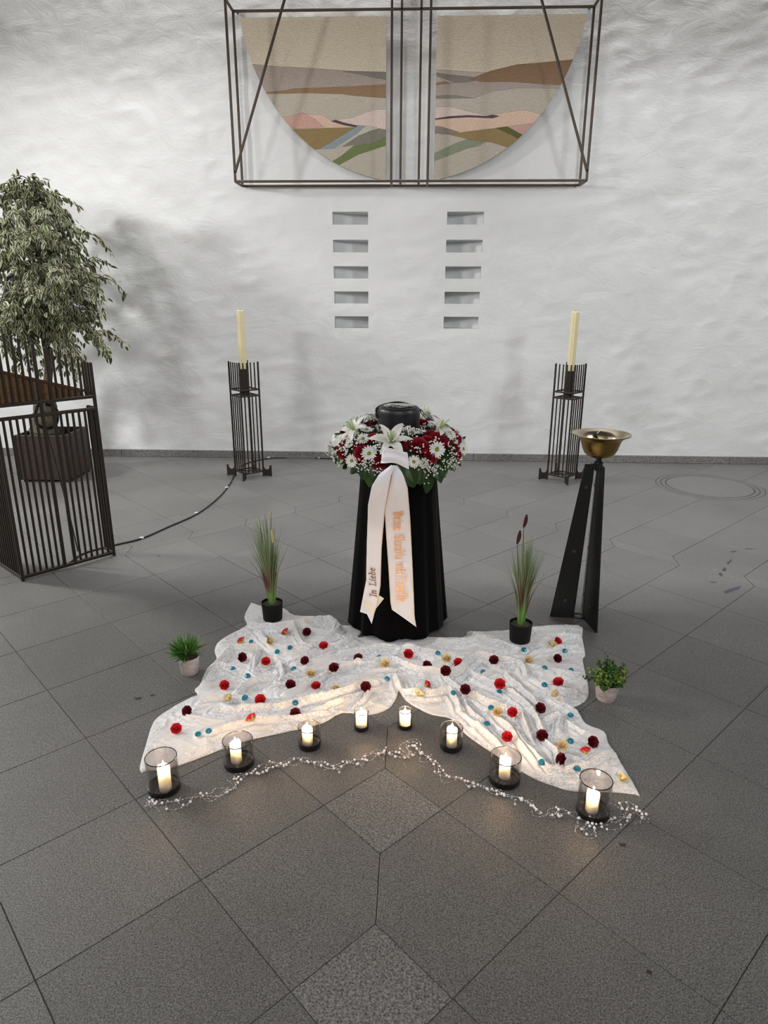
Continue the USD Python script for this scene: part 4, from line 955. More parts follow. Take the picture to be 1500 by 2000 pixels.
# ribbon: knot and two tails hanging in front of the velvet
def RB(px, py, off=0.0):
    """Point of the sloping sheet just in front of the drape."""
    d = ray(px, py); y = 2.74
    for _ in range(12):
        z = (CAM + d * (y - CAM[1]) / d[1])[2]; k = min(1, max(0, (z - 0.50) / 0.32)); k = k * k * (3 - 2 * k)
        y = 0.5 * y + 0.5 * (2.715 + 0.085 * z - off - 0.115 * k)
    return CAM + d * (y - CAM[1]) / d[1] - WC
def strip(left, right, n=40, th=0.0012, wav=0.004, off=0.0, ends=None):
    def rs(p):
        p = np.array(p, float); s = np.r_[0, np.cumsum(np.hypot(*np.diff(p, axis=0).T))]; t = np.linspace(0, s[-1], n)
        return np.stack([np.interp(t, s, p[:, 0]), np.interp(t, s, p[:, 1])], 1)
    Lp, Rp = rs(left), rs(right); m = 9; V = []
    for i in range(n):
        for j in range(m):
            s = j / (m - 1); q = Lp[i] * (1 - s) + Rp[i] * s; b = RB(*q, off); t = i / n
            b = b + np.array([0, -1.0, 0]) * (wav * math.sin(5 * t + 2.2 * s) + wav * 0.8 * math.cos(math.pi * (s - 0.5)) * (1 - t) ** 2 * 3)
            V.append(b)
    V = np.array(V); Fc = []
    for i in range(n - 1):
        for j in range(m - 1): a = i * m + j; Fc += [(a, a + m, a + m + 1), (a, a + m + 1, a + 1)]
    Vb = V + np.array([0, th, 0]); k = len(V); Fc = np.array(Fc)
    border = [j for j in range(m)] + [i * m + m - 1 for i in range(1, n)] + [(n - 1) * m + j for j in range(m - 2, -1, -1)] + [i * m for i in range(n - 2, 0, -1)]
    side = []
    for a, b in zip(border, border[1:] + border[:1]): side += [(a, b, b + k), (a, b + k, a + k)]
    mesh = trimesh.Trimesh(np.vstack([V, Vb]), np.vstack([Fc, Fc[:, ::-1] + k, np.array(side)]), process=False)
    return mesh, V.reshape(n, m, 3)
tailL, gridL = strip([(764, 908), (741, 925), (726, 949), (719, 985), (716.5, 1061), (715, 1134), (707, 1175), (703, 1196)], [(772, 908), (764, 928), (751, 1001), (745, 1071), (743, 1143), (737, 1180), (729, 1203)], off=0.006)
tailR, gridR = strip([(768, 908), (764, 938), (752, 999), (755, 1050), (759, 1109), (763, 1180), (766, 1192)], [(776, 908), (787, 925), (796, 953), (801, 1014), (806, 1118), (809.5, 1205), (813, 1224)])
rL = obj('ribbon_tail', tailL, M['ribbon'], wre, smooth=40)
rR = obj('ribbon_tail', tailR, M['ribbon'], wre, smooth=40)
def flat_piece(pts, off, nm, mt):
    V = np.array([RB(*p, off) for p in pts]); n = len(V); _, f = trimesh.creation.triangulate_polygon(Polygon([p for p in pts]), engine='earcut')
    vt, f = trimesh.creation.triangulate_polygon(Polygon(pts), engine='earcut'); V = np.array([RB(*p, off) for p in vt])
    m = trimesh.Trimesh(np.vstack([V, V + [0, 0.0012, 0]]), np.vstack([f, f[:, ::-1] + len(V)]), process=False)
    return obj(nm, m, M[mt], wre, smooth=False)
flat_piece([(703, 1196), (729, 1203), (735, 1185), (726, 1219), (715, 1196)][0:1] + [(729, 1203), (732, 1196), (726, 1219), (715, 1196)], 0.0062, 'ribbon_end', 'ribbon')
flat_piece([(711, 1180), (729, 1198), (733, 1187), (716, 1172)], 0.0085, 'ribbon_fold', 'cream_card')
flat_piece([(735, 1188), (750, 1169), (741, 1163), (737, 1175)], 0.003, 'ribbon_corner', 'cream_card')
for g_, par, idx in ((gridL, rL, (8,)), (gridR, rR, (0, 8))):
    for j in idx: obj('gold_edge', tube(g_[3:, j] + np.array([0, -0.0008, 0]), 0.0013, 5), M['gold_edge'], par)
# knot: a band wrapped round, with a loop left and right under the lily
kc = RB(771, 893, 0.018)
n, mm_ = 22, 12; V = []
for i in range(n):
    s = i / (n - 1) * 2 - 1
    for j in range(mm_):
        t = j / (mm_ - 1) * 2 - 1
        V.append(kc + np.array([0.054 * s * (1 - 0.08 * t), -0.026 * math.sqrt(max(0, 1 - s * s * 0.85)) + 0.004 * math.sin(5 * t + 2 * s) + 0.02, 0.032 * t - 0.012 * s * t * t + 0.008 * math.cos(2.6 * s) * (1 if t < 0 else .4)]))
Fc = []
for i in range(n - 1):
    for j in range(mm_ - 1): a = i * mm_ + j; Fc += [(a, a + mm_, a + mm_ + 1), (a, a + mm_ + 1, a + 1)]
V = np.array(V); Fc = np.array(Fc)
obj('ribbon_knot', (np.vstack([V, V + [0, 0.0012, 0]]), np.vstack([Fc, Fc[:, ::-1] + len(V)])), M['ribbon'], wre, smooth=True)

# lettering: narrow broken-script letters drawn as pen strokes (unit: x-height 1, ascender 1.55)
ST = 0.165
GLY = {
    'D': (0.95, [[(.18, 0), (.18, 1.5)], [(.0, 1.5), (.55, 1.5), (.82, 1.2), (.82, .35), (.5, 0), (.05, 0)], [(.45, .25), (.45, 1.25)]]),
    'C': (0.80, [[(.75, 1.3), (.5, 1.5), (.15, 1.25), (.15, .25), (.45, 0), (.75, .2)], [(.45, .35), (.45, 1.1)]]),
    'c': (0.60, [[(.52, .85), (.35, 1.0), (.12, .8), (.12, .2), (.35, 0), (.55, .15)]]),
    'F': (0.80, [[(.18, 0), (.18, 1.5)], [(.0, 1.38), (.3, 1.5), (.75, 1.42)], [(.18, .85), (.6, .85)], [(.05, 0), (.4, .0)]]),
    'I': (0.50, [[(.25, 0), (.25, 1.5)], [(.02, 1.40), (.25, 1.5), (.5, 1.42)], [(.0, .08), (.25, 0), (.42, .1)]]),
    'L': (0.78, [[(.20, 0), (.20, 1.5)], [(.0, 1.40), (.20, 1.5), (.45, 1.42)], [(.05, .05), (.2, 0), (.72, .0), (.72, .2)]]),
    'e': (0.58, [[(.12, .15), (.12, .8), (.3, 1.0), (.5, .8), (.12, .45)], [(.12, .18), (.32, 0), (.54, .16)]]),
    'i': (0.34, [[(.05, .86), (.17, .98), (.17, .08), (.3, .0)], [(.13, 1.28), (.22, 1.4)]]),
    'n': (0.66, [[(.02, .88), (.14, 1.0), (.14, 0)], [(.14, .8), (.36, 1.0), (.5, .82), (.5, .08), (.62, 0)]]),
    'm': (0.98, [[(.02, .88), (.14, 1.0), (.14, 0)], [(.14, .8), (.34, 1.0), (.47, .82), (.47, 0)], [(.47, .8), (.67, 1.0), (.80, .82), (.80, .08), (.93, 0)]]),
    'l': (0.32, [[(.04, 1.45), (.15, 1.55), (.15, .08), (.28, 0)]]),
    'a': (0.66, [[(.10, .9), (.3, 1.0), (.5, .85), (.5, .08), (.63, 0)], [(.5, .5), (.25, .56), (.12, .4), (.12, .15), (.28, 0), (.5, .18)]]),
    'u': (0.66, [[(.02, .88), (.14, 1.0), (.14, .15), (.3, 0), (.5, .2)], [(.5, 1.0), (.5, .08), (.63, 0)]]),
    'd': (0.64, [[(.12, 1.45), (.3, 1.5), (.5, 1.1), (.5, .2), (.3, 0), (.12, .2), (.12, .75), (.3, .95), (.5, .8)]]),
    't': (0.42, [[(.16, 1.3), (.16, .12), (.3, 0), (.4, .1)], [(.0, .98), (.38, .98)]]),
    'b': (0.62, [[(.03, 1.45), (.14, 1.55), (.14, .15), (.3, 0), (.5, .2), (.5, .8), (.32, 1.0), (.14, .82)]]),
    ' ': (0.55, [])}
def lettering(text, ST=ST):
    x = 0.0; out = []
    for ch in text:
        w, strokes = GLY[ch]
        for s in strokes:
            pen = Polygon([(-ST * .5, -ST * .22), (ST * .34, -ST * .5), (ST * .5, ST * .22), (-ST * .34, ST * .5)])
            pts = [(p[0] + x, p[1]) for p in s]
            for a, b in zip(pts, pts[1:]):
                out.append(shapely.union_all([shapely.affinity.translate(pen, *a), shapely.affinity.translate(pen, *b)]).convex_hull)
        x += w + 0.10
    return shapely.union_all(out), x
def put_text(text, p0, p1, cap, mt, par, flip, nm, off):
    """Runs from pixel p0 to p1 along the ribbon; letter height `cap` in pixels."""
    sh, wdt = lettering(text, 0.13 if flip else ST); p0, p1 = np.array(p0, float), np.array(p1, float); d = p1 - p0; L = np.linalg.norm(d); d /= L
    up = np.array([d[1], -d[0]])                        # letters' up in the picture
    ms = []
    for g in getattr(sh, 'geoms', [sh]):
        g = g.segmentize(0.3)
        v, f = trimesh.creation.triangulate_polygon(g, engine='earcut')
        q = p0 + np.outer((v[:, 0] + (0.22 * v[:, 1] if flip else 0)) / wdt * L, d) + np.outer(v[:, 1] / 1.5 * cap, up)
        V = np.array([RB(*a, off) for a in q])
        ms.append(trimesh.Trimesh(np.vstack([V, V + [0, 0.0012, 0]]), np.vstack([f, f[:, ::-1] + len(V)]), process=False))
    obj(nm, cat_(ms), M[mt], par, smooth=False)
put_text('Deine Claudia mit Familie', (767.5, 1000), (776, 1178), 20, 'copper', rR, False, 'printed_lettering', 0.0095)
put_text('In Liebe', (735.5, 1167), (732.5, 1109), 13, 'brown_print', rL, True, 'printed_lettering', 0.0125)

# ------------------------------------------------------------------ white crushed-velvet cloth on the floor
OUT = [(490, 1178), (522, 1188), (556, 1190), (577, 1203), (650, 1207), (668, 1222), (700, 1222), (708, 1232), (700, 1246), (735, 1240), (800, 1243), (870, 1246), (908, 1245), (913, 1236), (950, 1234), (990, 1232), (1040, 1225), (1130, 1222), (1137, 1245), (1143, 1280), (1138, 1290), (1149, 1340), (1147, 1365), (1128, 1379), (1112, 1383), (1130, 1393), (1145, 1415), (1180, 1430), (1188, 1452), (1205, 1478), (1247, 1549), (1240, 1552), (1200, 1548), (1120, 1546), (1080, 1535), (1035, 1517), (960, 1470), (910, 1435), (882, 1405), (845, 1397), (820, 1386), (793, 1369), (779, 1350),
       (774, 1364), (758, 1385), (720, 1397), (668, 1393), (630, 1413), (560, 1430), (500, 1443), (455, 1455), (400, 1477), (330, 1502), (285, 1506), (277, 1510), (273, 1497), (285, 1455), (300, 1411), (330, 1387), (372, 1364), (386, 1358), (380, 1348), (391, 1337), (404, 1307), (423, 1290), (419, 1270), (430, 1252), (457, 1236), (482, 1222), (477, 1205)]
ow = curve([G(*p)[:2] for p in OUT + OUT[:1]], 68 * 4)[:-1]
CP = shapely.make_valid(Polygon(ow)).buffer(0)
if CP.geom_type != 'Polygon': CP = max(CP.geoms, key=lambda g: g.area)
# (points in the picture, height in cm, half width in cm)
RIDGES = [
    ([(487, 1229), (540, 1231), (588, 1224), (640, 1216), (665, 1216)], 2.0, 1.3), ([(500, 1240), (519, 1262), (545, 1276), (583, 1280), (625, 1268), (660, 1250)], 2.4, 1.2), ([(577, 1226), (583, 1248), (601, 1275)], 2.2, 1.0), ([(667, 1221), (660, 1238), (641, 1255)], 2.0, 1.0),
    ([(700, 1224), (703, 1234), (671, 1266), (620, 1281), (572, 1299)], 2.2, 1.2), ([(572, 1301), (620, 1301), (687, 1286), (740, 1272), (790, 1268)], 2.2, 1.4), ([(551, 1334), (593, 1321), (647, 1306), (727, 1308), (790, 1300)], 2.0, 1.3), ([(560, 1362), (620, 1338), (687, 1311), (770, 1290)], 2.4, 1.3),
    ([(497, 1317), (535, 1299), (553, 1325), (549, 1346)], 2.2, 1.1), ([(464, 1367), (492, 1341), (540, 1330)], 2.0, 1.2), ([(385, 1380), (410, 1375), (460, 1374), (527, 1381), (580, 1374), (640, 1358)], 2.0, 1.4), ([(420, 1396), (487, 1396), (567, 1390), (610, 1379), (673, 1363), (703, 1347), (735, 1340)], 2.8, 1.6), ([(719, 1352), (716, 1370), (695, 1388)], 1.8, 1.0),
    ([(420, 1300), (452, 1277), (492, 1276), (504, 1284), (495, 1317)], 2.3, 1.0), ([(400, 1333), (425, 1310), (460, 1318), (489, 1332)], 1.8, 1.2), ([(345, 1400), (380, 1412), (430, 1420), (480, 1405), (520, 1402)], 1.5, 1.1), ([(400, 1440), (450, 1425), (500, 1415), (560, 1412), (640, 1396)], 2.0, 1.4), ([(430, 1262), (460, 1250), (490, 1240)], 1.6, 1.1), ([(640, 1345), (690, 1330), (740, 1318), (780, 1316)], 1.8, 1.2),
    ([(600, 1400), (650, 1380), (700, 1360)], 1.6, 1.0), ([(660, 1285), (720, 1275), (770, 1258)], 1.6, 1.0), ([(530, 1350), (560, 1345), (600, 1348)], 1.5, 0.9),
    ([(800, 1252), (832, 1254), (890, 1262), (931, 1253), (950, 1250)], 1.8, 1.2), ([(912, 1240), (935, 1256), (975, 1268), (1000, 1277), (1030, 1279)], 2.4, 1.2), ([(770, 1262), (813, 1276), (867, 1288), (912, 1294)], 2.0, 1.3), ([(765, 1290), (813, 1315), (848, 1321), (888, 1324), (925, 1292), (973, 1299), (1013, 1304), (1029, 1325)], 2.6, 1.2), ([(909, 1315), (960, 1344), (989, 1360), (1021, 1381), (1043, 1408), (1061, 1436)], 2.3, 1.1),
    ([(867, 1322), (888, 1349), (931, 1371), (963, 1387), (1010, 1402), (1027, 1427), (1041, 1458)], 2.3, 1.1), ([(770, 1328), (787, 1357), (840, 1364), (877, 1358), (891, 1381), (900, 1397)], 2.4, 1.2), ([(987, 1320), (1006, 1347), (1035, 1370), (1053, 1387)], 2.4, 1.1), ([(1043, 1362), (1067, 1364), (1096, 1381), (1125, 1395)], 2.0, 1.1), ([(1016, 1303), (1080, 1316), (1128, 1323)], 1.5, 1.3), ([(1040, 1333), (1080, 1358), (1130, 1358)], 1.9, 1.2), ([(1035, 1284), (1080, 1276), (1133, 1269)], 1.8, 1.1), ([(1042, 1245), (1090, 1244), (1132, 1243)], 1.2, 1.2),
    ([(1000, 1432), (1016, 1453), (1045, 1488), (1069, 1517), (1088, 1514), (1083, 1480), (1062, 1455)], 2.3, 1.0), ([(965, 1400), (985, 1424), (1006, 1450), (1030, 1480), (1048, 1503)], 2.0, 1.2), ([(1060, 1412), (1090, 1408), (1093, 1440)], 1.8, 1.0), ([(1089, 1518), (1127, 1506), (1177, 1486), (1202, 1477)], 1.8, 1.2), ([(1050, 1530), (1110, 1534), (1180, 1538)], 1.2, 1.0), ([(935, 1330), (960, 1320), (985, 1322)], 2.0, 1.0), ([(905, 1400), (930, 1425), (965, 1452), (1000, 1485)], 1.6, 1.2), ([(815, 1345), (850, 1345), (880, 1352)], 1.5, 1.0), ([(1105, 1420), (1140, 1440), (1170, 1450)], 1.3, 1.1), ([(920, 1345), (905, 1372), (925, 1400), (945, 1412)], 1.7, 1.0)]
FLAT = [(G(533, 1210)[:2], 0.062), (G(1015, 1252)[:2], 0.062), (PC, 0.262)]
rlines = [(LineString(curve([G(*p)[:2] for p in pts], 40)), h / 100, w / 100) for pts, h, w in RIDGES]
def seg_dist(xy, line):
    c = np.array(line.coords); d = np.full(len(xy), 9.0); tt = np.zeros(len(xy)); n = len(c) - 1
    for i in range(n):
        a, b = c[i], c[i + 1]; ab = b - a; t = np.clip(((xy - a) @ ab) / (ab @ ab), 0, 1)
        q = np.hypot(*(xy - a - t[:, None] * ab).T); k = q < d; d[k] = q[k]; tt[k] = (i + t[k]) / n
    return d, tt
BND = CP.exterior
def cloth_h(xy):
    xy = np.atleast_2d(np.asarray(xy, float)); q3 = np.c_[xy * 9, np.zeros(len(xy))]
    warp = np.stack([meshkit.fbm(q3, 3, 5) - 0.5, meshkit.fbm(q3 + 31, 3, 6) - 0.5], 1) * 0.028
    p = xy + warp; acc = np.zeros(len(xy))
    for line, h, w in rlines:
        mb = line.bounds; sel = (p[:, 0] > mb[0] - 0.07) & (p[:, 0] < mb[2] + 0.07) & (p[:, 1] > mb[1] - 0.07) & (p[:, 1] < mb[3] + 0.07)
        if not sel.any(): continue
        d, t = seg_dist(p[sel], line)
        w = w * 0.85; prof = (np.exp(-(d / w) ** 1.6) + 0.36 * np.exp(-((d - 2.5 * w) / (0.75 * w)) ** 2)) * (0.35 + 0.65 * np.sin(np.pi * np.clip(t * 0.9 + 0.05, 0, 1)) ** 0.6)
        acc[sel] += (h * 1.75 * prof) ** 2.4
    h = acc ** (1 / 2.4)
    q = np.c_[p[:, 0] * 26 + p[:, 1] * 8, p[:, 1] * 34 - p[:, 0] * 6, np.zeros(len(p))]
    h += 0.004 * (1 - np.abs(meshkit.noise(q, 12) - 0.5) * 2) ** 2 * meshkit.noise(q3, 14) * 1.3
    q = np.c_[p[:, 0] * 15 - p[:, 1] * 12, p[:, 1] * 19 + p[:, 0] * 9, np.zeros(len(p))]
    h += 0.006 * (1 - np.abs(meshkit.noise(q, 17) - 0.5) * 2) ** 3
    pts = shapely.points(xy); e = shapely.distance(pts, BND)
    h *= np.clip(e / 0.035, 0, 1) ** 0.7 * 0.75 + 0.25
    for c, r in FLAT:
        d = np.hypot(*(xy - np.array(c)).T); k = np.clip((d - r) / 0.035, 0, 1); k = k * k * (3 - 2 * k); h = h * k
    rim = np.sqrt(np.clip(1 - (1 - np.clip(e / 0.005, 0, 1)) ** 2, 0, 1))
    return (0.004 + h) * rim + 0.0004
b0 = CP.bounds; st = 0.0040
gx, gy = np.meshgrid(np.arange(b0[0], b0[2], st), np.arange(b0[1], b0[3], st * 0.9)); gx[1::2] += st / 2
xy = np.c_[gx.ravel(), gy.ravel()]
inn = CP.buffer(-0.003); shapely.prepare(inn); xy = xy[shapely.contains_xy(inn, xy[:, 0], xy[:, 1])]
ring1 = np.array(CP.exterior.segmentize(0.005).coords)[:-1]
r2 = CP.buffer(-0.0015); r2 = max(getattr(r2, 'geoms', [r2]), key=lambda g: g.area); ring2 = np.array(r2.exterior.segmentize(0.005).coords)[:-1]
xy = np.vstack([xy, ring2, ring1]); tri = Delaunay(xy).simplices
cen = xy[tri].mean(1); ok = CP.buffer(1e-5); shapely.prepare(ok); tri = tri[shapely.contains_xy(ok, cen[:, 0], cen[:, 1])]
zz = cloth_h(xy); V = np.c_[xy, zz]
nrm = np.cross(V[tri[:, 1]] - V[tri[:, 0]], V[tri[:, 2]] - V[tri[:, 0]]); fl = nrm[:, 2] < 0; tri[fl] = tri[fl][:, ::-1]
obj('white_cloth', (V, tri), M['cloth'], smooth=True, label='crumpled white crushed velvet cloth spread on the floor before the plinth', cat='cloth')
def on_cloth(px, py):
    z = 0.01
    for _ in range(6):
        g = G(px, py, z); z = 0.6 * z + 0.4 * float(cloth_h(g[:2])[0])
    g = G(px, py, z); ring = g[:2] + 0.011 * np.array([(math.cos(k), math.sin(k)) for k in np.arange(0, 6.28, 0.785)])
    g[2] = float(0.45 * cloth_h(g[:2])[0] + 0.55 * cloth_h(ring).max())      # it rests on the folds round it
    return g

# ------------------------------------------------------------------ candles in smoked glasses
def glass_holder(R, H, base_h, label, loc):
    t = thing('glass_holder', label, 'candle holder', loc, group=None)
    obj('glass_base', lathe([(0, 0.0), (R - 0.004, 0.0), (R, 0.003), (R + 0.0005, base_h), (R - 0.002, base_h + 0.001), (R - 0.0035, base_h - 0.001), (R - 0.0035, 0.011), (R - 0.008, 0.0075), (0, 0.0075)], 48), M['glass_base'], t)
    obj('glass_cylinder', lathe([(R, base_h + 0.001), (R, H), (R - 0.003, H), (R - 0.003, base_h + 0.001)], 64), M['glass'], t)
    obj('glass_rim', moved(trimesh.creation.torus(R - 0.0015, 0.0016, major_sections=64, minor_sections=8), np.eye(3), (0, 0, H)), M['glass_rim'], t)
    return t
def candle(R, H, label, loc, seed):
    r = random.Random(seed); t = thing('pillar_candle', label, 'candle', loc, r.random() * 6)
    n = 40; ang = np.linspace(0, 2 * np.pi, n, endpoint=False); V = []
    prof = [(0.0, 0.0), (R * 0.97, 0.0), (R, 0.003), (R, H * 0.4), (R, H * 0.8), (R * 0.995, H - 0.004), (R * 0.94, H), (R * 0.84, H - 0.0015), (R * 0.72, H - 0.006), (R * 0.4, H - 0.009), (0.0, H - 0.009)]
    for q, z in prof:
        wob = 1 + 0.02 * np.sin(3 * ang + seed); zz = z + (0.0025 * np.sin(2 * ang + seed) + 0.0015 * np.sin(5 * ang) if abs(z - H) < 0.004 else 0)
        V.append(np.stack([q * wob * np.cos(ang), q * wob * np.sin(ang), np.full(n, z) + (zz - z)], 1))
    V = np.vstack(V); Fc = []
    for i in range(len(prof) - 1):
        for j in range(n): Fc += [(i * n + j, i * n + (j + 1) % n, (i + 1) * n + (j + 1) % n), (i * n + j, (i + 1) * n + (j + 1) % n, (i + 1) * n + j)]
    obj('candle_body', (V, np.array(Fc)), M['wax'], t, smooth=50)
    obj('wick', tube([(0, 0, H - 0.010), (0.0005, 0, H - 0.004), (0.0015, 0, H + 0.001)], 0.0009, 6), M['wick'], t)
    f = [(0.0, 0.0), (0.0022, 0.001), (0.0042, 0.005), (0.0048, 0.009), (0.0040, 0.014), (0.0026, 0.019), (0.0011, 0.0245), (0.0, 0.028)]
    obj('flame', moved(lathe(f, 18), np.eye(3), (0, 0, H - 0.0055)), M['flame'], t, smooth=True)
CN = [  # base centre px, rim centre px, radius, candle base px, candle top px, candle radius, words
    ((321, 1541), (315, 1478), .0495, (324, 1541), (322, 1497), .0195, 'first from the left'), ((467, 1492), (465, 1445), .0505, (462, 1487), (459, 1450), .0185, 'second from the left'),
    ((605, 1456), (603, 1419), .0395, (601, 1452), (600, 1421), .0185, 'third from the left'), ((706, 1423), (705, 1386), .0265, (706, 1419), (706, 1392), .0205, 'left of the two at the cloth notch'),
    ((791, 1420), (791, 1385), .0265, (791, 1416), (791, 1391), .0205, 'right of the two at the cloth notch'), ((881, 1459), (882, 1420), .0395, (882, 1456), (883, 1422), .0185, 'third from the right'),
    ((985, 1524), (986, 1477), .0505, (985, 1517), (987, 1481), .0185, 'second from the right'), ((1157, 1588), (1162, 1522), .0490, (1155, 1583), (1157, 1547), .0195, 'first from the right')]
for i, (b, rim, R, cb, ct, cr, words) in enumerate(CN):
    p = G(*b); H = W(*rim, p[1])[2]; H = 0.072 if i in (3, 4) else H
    size = 'narrow' if i in (3, 4) else 'medium' if i in (2, 5) else 'wide'
    glass_holder(R, H, 0.021 if R > .03 else 0.017, f'{size} smoked glass with black base, {words}', (p[0], p[1], 0.0))
    q = G(*cb, 0.008); lim = R - cr - 0.005; dv = (q - p)[:2]; L = np.linalg.norm(dv)
    if L > lim: q[:2] = p[:2] + dv / L * lim
    hz = W(*ct, q[1])[2] - 0.008
    candle(cr, float(np.clip(hz, 0.045, 0.085)), f'lit white pillar candle in the {size} glass {words}', (q[0], q[1], 0.0078), i)

# ------------------------------------------------------------------ grass plants in black pots
def grass_pot(loc, H, R, label, seed, lean, plumes, spread):
    t = thing('grass_pot', label, 'potted grass', loc)
    obj('pot', lathe([(0, 0), (R * 0.86, 0), (R * 0.90, 0.003), (R, 0.086), (R * 1.01, 0.090), (R * 0.97, 0.0905), (R * 0.94, 0.076), (0, 0.076)], 40), M['black_pot'], t)
    obj('potting_soil', lathe([(R * 0.945, 0.078), (R * 0.5, 0.081), (0, 0.082)], 24), M['soil'], t)
    r = np.random.default_rng(seed); V, Fc, C, off = [], [], [], 0
    for k in range(150):
        a = r.uniform(0, 2 * np.pi); q = r.random() ** 0.7; h = H * r.uniform(0.62, 1.0) * (1 - 0.18 * q); out = spread * q * r.uniform(0.5, 1.1)
        base = np.array([0.013 * math.cos(a) * q, 0.013 * math.sin(a) * q, 0.078])
        e = base + np.array([out * math.cos(a) + lean * h, out * math.sin(a), h]); mid = base + np.array([out * 0.28 * math.cos(a) + lean * h * 0.4, out * 0.28 * math.sin(a), h * 0.52])
        c = curve([base, mid, e], 12); n = len(c); w0 = r.uniform(0.0013, 0.0028)
        red = r.random() < 0.42
        side = np.array([-math.sin(a + 0.7), math.cos(a + 0.7), 0])
        if r.random() < 0.5: side = np.array([1.0, 0.1, 0])
        for i in range(n):
            tt = i / (n - 1); w = w0 * (1.3 - 0.55 * tt) * (1 - tt ** 3)
            V += [c[i] - side * w, c[i] + side * w]
            g1, g2, g3 = np.array((0.20, 0.40, 0.11)), np.array((0.17, 0.050, 0.055)) if red else np.array((0.20, 0.26, 0.12)), np.array((0.21, 0.28, 0.15))
            s1 = np.clip((tt - 0.16) / 0.14, 0, 1); s2 = np.clip((tt - 0.42) / 0.25, 0, 1)
            cc = (g1 * (1 - s1) + g2 * s1) * (1 - s2) + g3 * s2; C += [cc, cc]
        for i in range(n - 1): b = off + 2 * i; Fc += [(b, b + 1, b + 3), (b, b + 3, b + 2)]
        off += 2 * n
    obj('grass_blades', (np.array(V), np.array(Fc)), M['leaf_col'], t, smooth=True, col=np.array(C), kind='stuff')
    for p0, p1, rad, mt in plumes:
        c = curve([p0, (np.array(p0) + np.array(p1)) / 2 + np.array([0.002, 0, 0]), p1], 12); n = len(c)
        rr = rad * np.sin(np.linspace(0.25, np.pi - 0.15, n)) ** 0.6 * (1 + 0.12 * np.sin(np.arange(n) * 2.4))
        obj('plume', tube(c, rr, 10), mt, t)
        obj('plume_stalk', tube([(0, 0, 0.08), np.array(p0) * [0.55, 0.55, 0.62], p0], 0.0014, 5), M['leaf_gloss2'], t)
M['plume_cream'] = plain('cream_plume', (0.52, 0.47, 0.28), 0.9, bump=(400.0, 1.0, 0.003))
M['plume_dark'] = plain('dark_plume', (0.050, 0.010, 0.014), 0.9, bump=(400.0, 1.0, 0.003))
M['plume_pale'] = plain('pale_green_plume', (0.40, 0.46, 0.28), 0.9, bump=(400.0, 1.0, 0.003))
def at_plant(px, py, g, dy=-0.01): return tuple(W(px, py, g[1] + dy) - g)
g1 = G(533, 1210); g1[2] = 0.0046; g2 = G(1015, 1252); g2[2] = 0.0046
grass_pot(tuple(g1), 0.51, 0.051, 'ornamental grass with cream seed head in a black pot on the left cloth corner', 3, -0.05, [(at_plant(533, 1060, g1), at_plant(531, 1034, g1), 0.0085, M['plume_cream']), (at_plant(508, 1030, g1), at_plant(503, 1010, g1), 0.006, M['plume_pale']), (at_plant(529, 1008, g1), at_plant(527, 1000, g1), 0.005, M['plume_cream'])], 0.115)
grass_pot(tuple(g2), 0.50, 0.0515, 'ornamental grass with two dark red seed heads in a black pot on the cloth', 4, 0.01, [(at_plant(1010, 1062, g2), at_plant(1016, 1036, g2), 0.0085, M['plume_dark']), (at_plant(1023, 1030, g2), at_plant(1029, 1005, g2), 0.0080, M['plume_dark'])], 0.10)

# ------------------------------------------------------------------ the two small white pots
def small_pot(t, R, H):
    obj('pot', lathe([(0, 0), (R * 0.74, 0), (R * 0.79, 0.003), (R * 0.9, H * 0.45), (R * 0.99, H - 0.003), (R, H), (R * 0.93, H), (R * 0.9, H * 0.86), (0, H * 0.86)], 36), M['white_pot'], t)
    obj('potting_soil', lathe([(R * 0.9, H * 0.87), (0, H * 0.9)], 24), M['dark_soil'], t)
g = G(371, 1313)
t = thing('spiky_plant', 'small spiky leaved green plant in a whitewashed pot left of the cloth', 'potted plant', tuple(g))
small_pot(t, 0.044, 0.078)
r = np.random.default_rng(77)
for k in range(175):
    a = r.uniform(0, 2 * np.pi); el = r.uniform(0.12, 1.45); L = r.uniform(0.040, 0.085); w = r.uniform(0.005, 0.008)
    d = np.array([math.cos(a) * math.cos(el), math.sin(a) * math.cos(el), math.sin(el)])
    v, f, c = leaf_mesh(L, w, r.uniform(0.0, 0.25), 0.4)
    p = np.array([-0.006, 0, 0.070]) + np.array([math.cos(a), math.sin(a), 0]) * 0.012 + d * r.uniform(0, 0.02) + np.array([0, 0, 0.012])
    v = place_leaf(v, p, d, np.array([0, -0.2, 1.0]) + r.normal(0, .2, 3))
    bc = np.array((0.035, 0.115, 0.018)) if r.random() < 0.62 else np.array((0.11, 0.22, 0.04))
    col = bc * r.uniform(0.8, 1.25) * (0.8 + 0.7 * np.clip(v[:, 0:1] * 0 + np.linalg.norm(v - p, axis=1)[:, None] / L, 0, 1))
    obj('leaf', (v, f), M['leaf_col'], t, smooth=True, col=col)
g = G(1183, 1364)
t = thing('round_leaf_plant', 'small bushy round leaved green plant in a whitewashed pot right of the cloth', 'potted plant', tuple(g))
small_pot(t, 0.0465, 0.072)
tw, V, Fc, C, off = [], [], [], [], 0
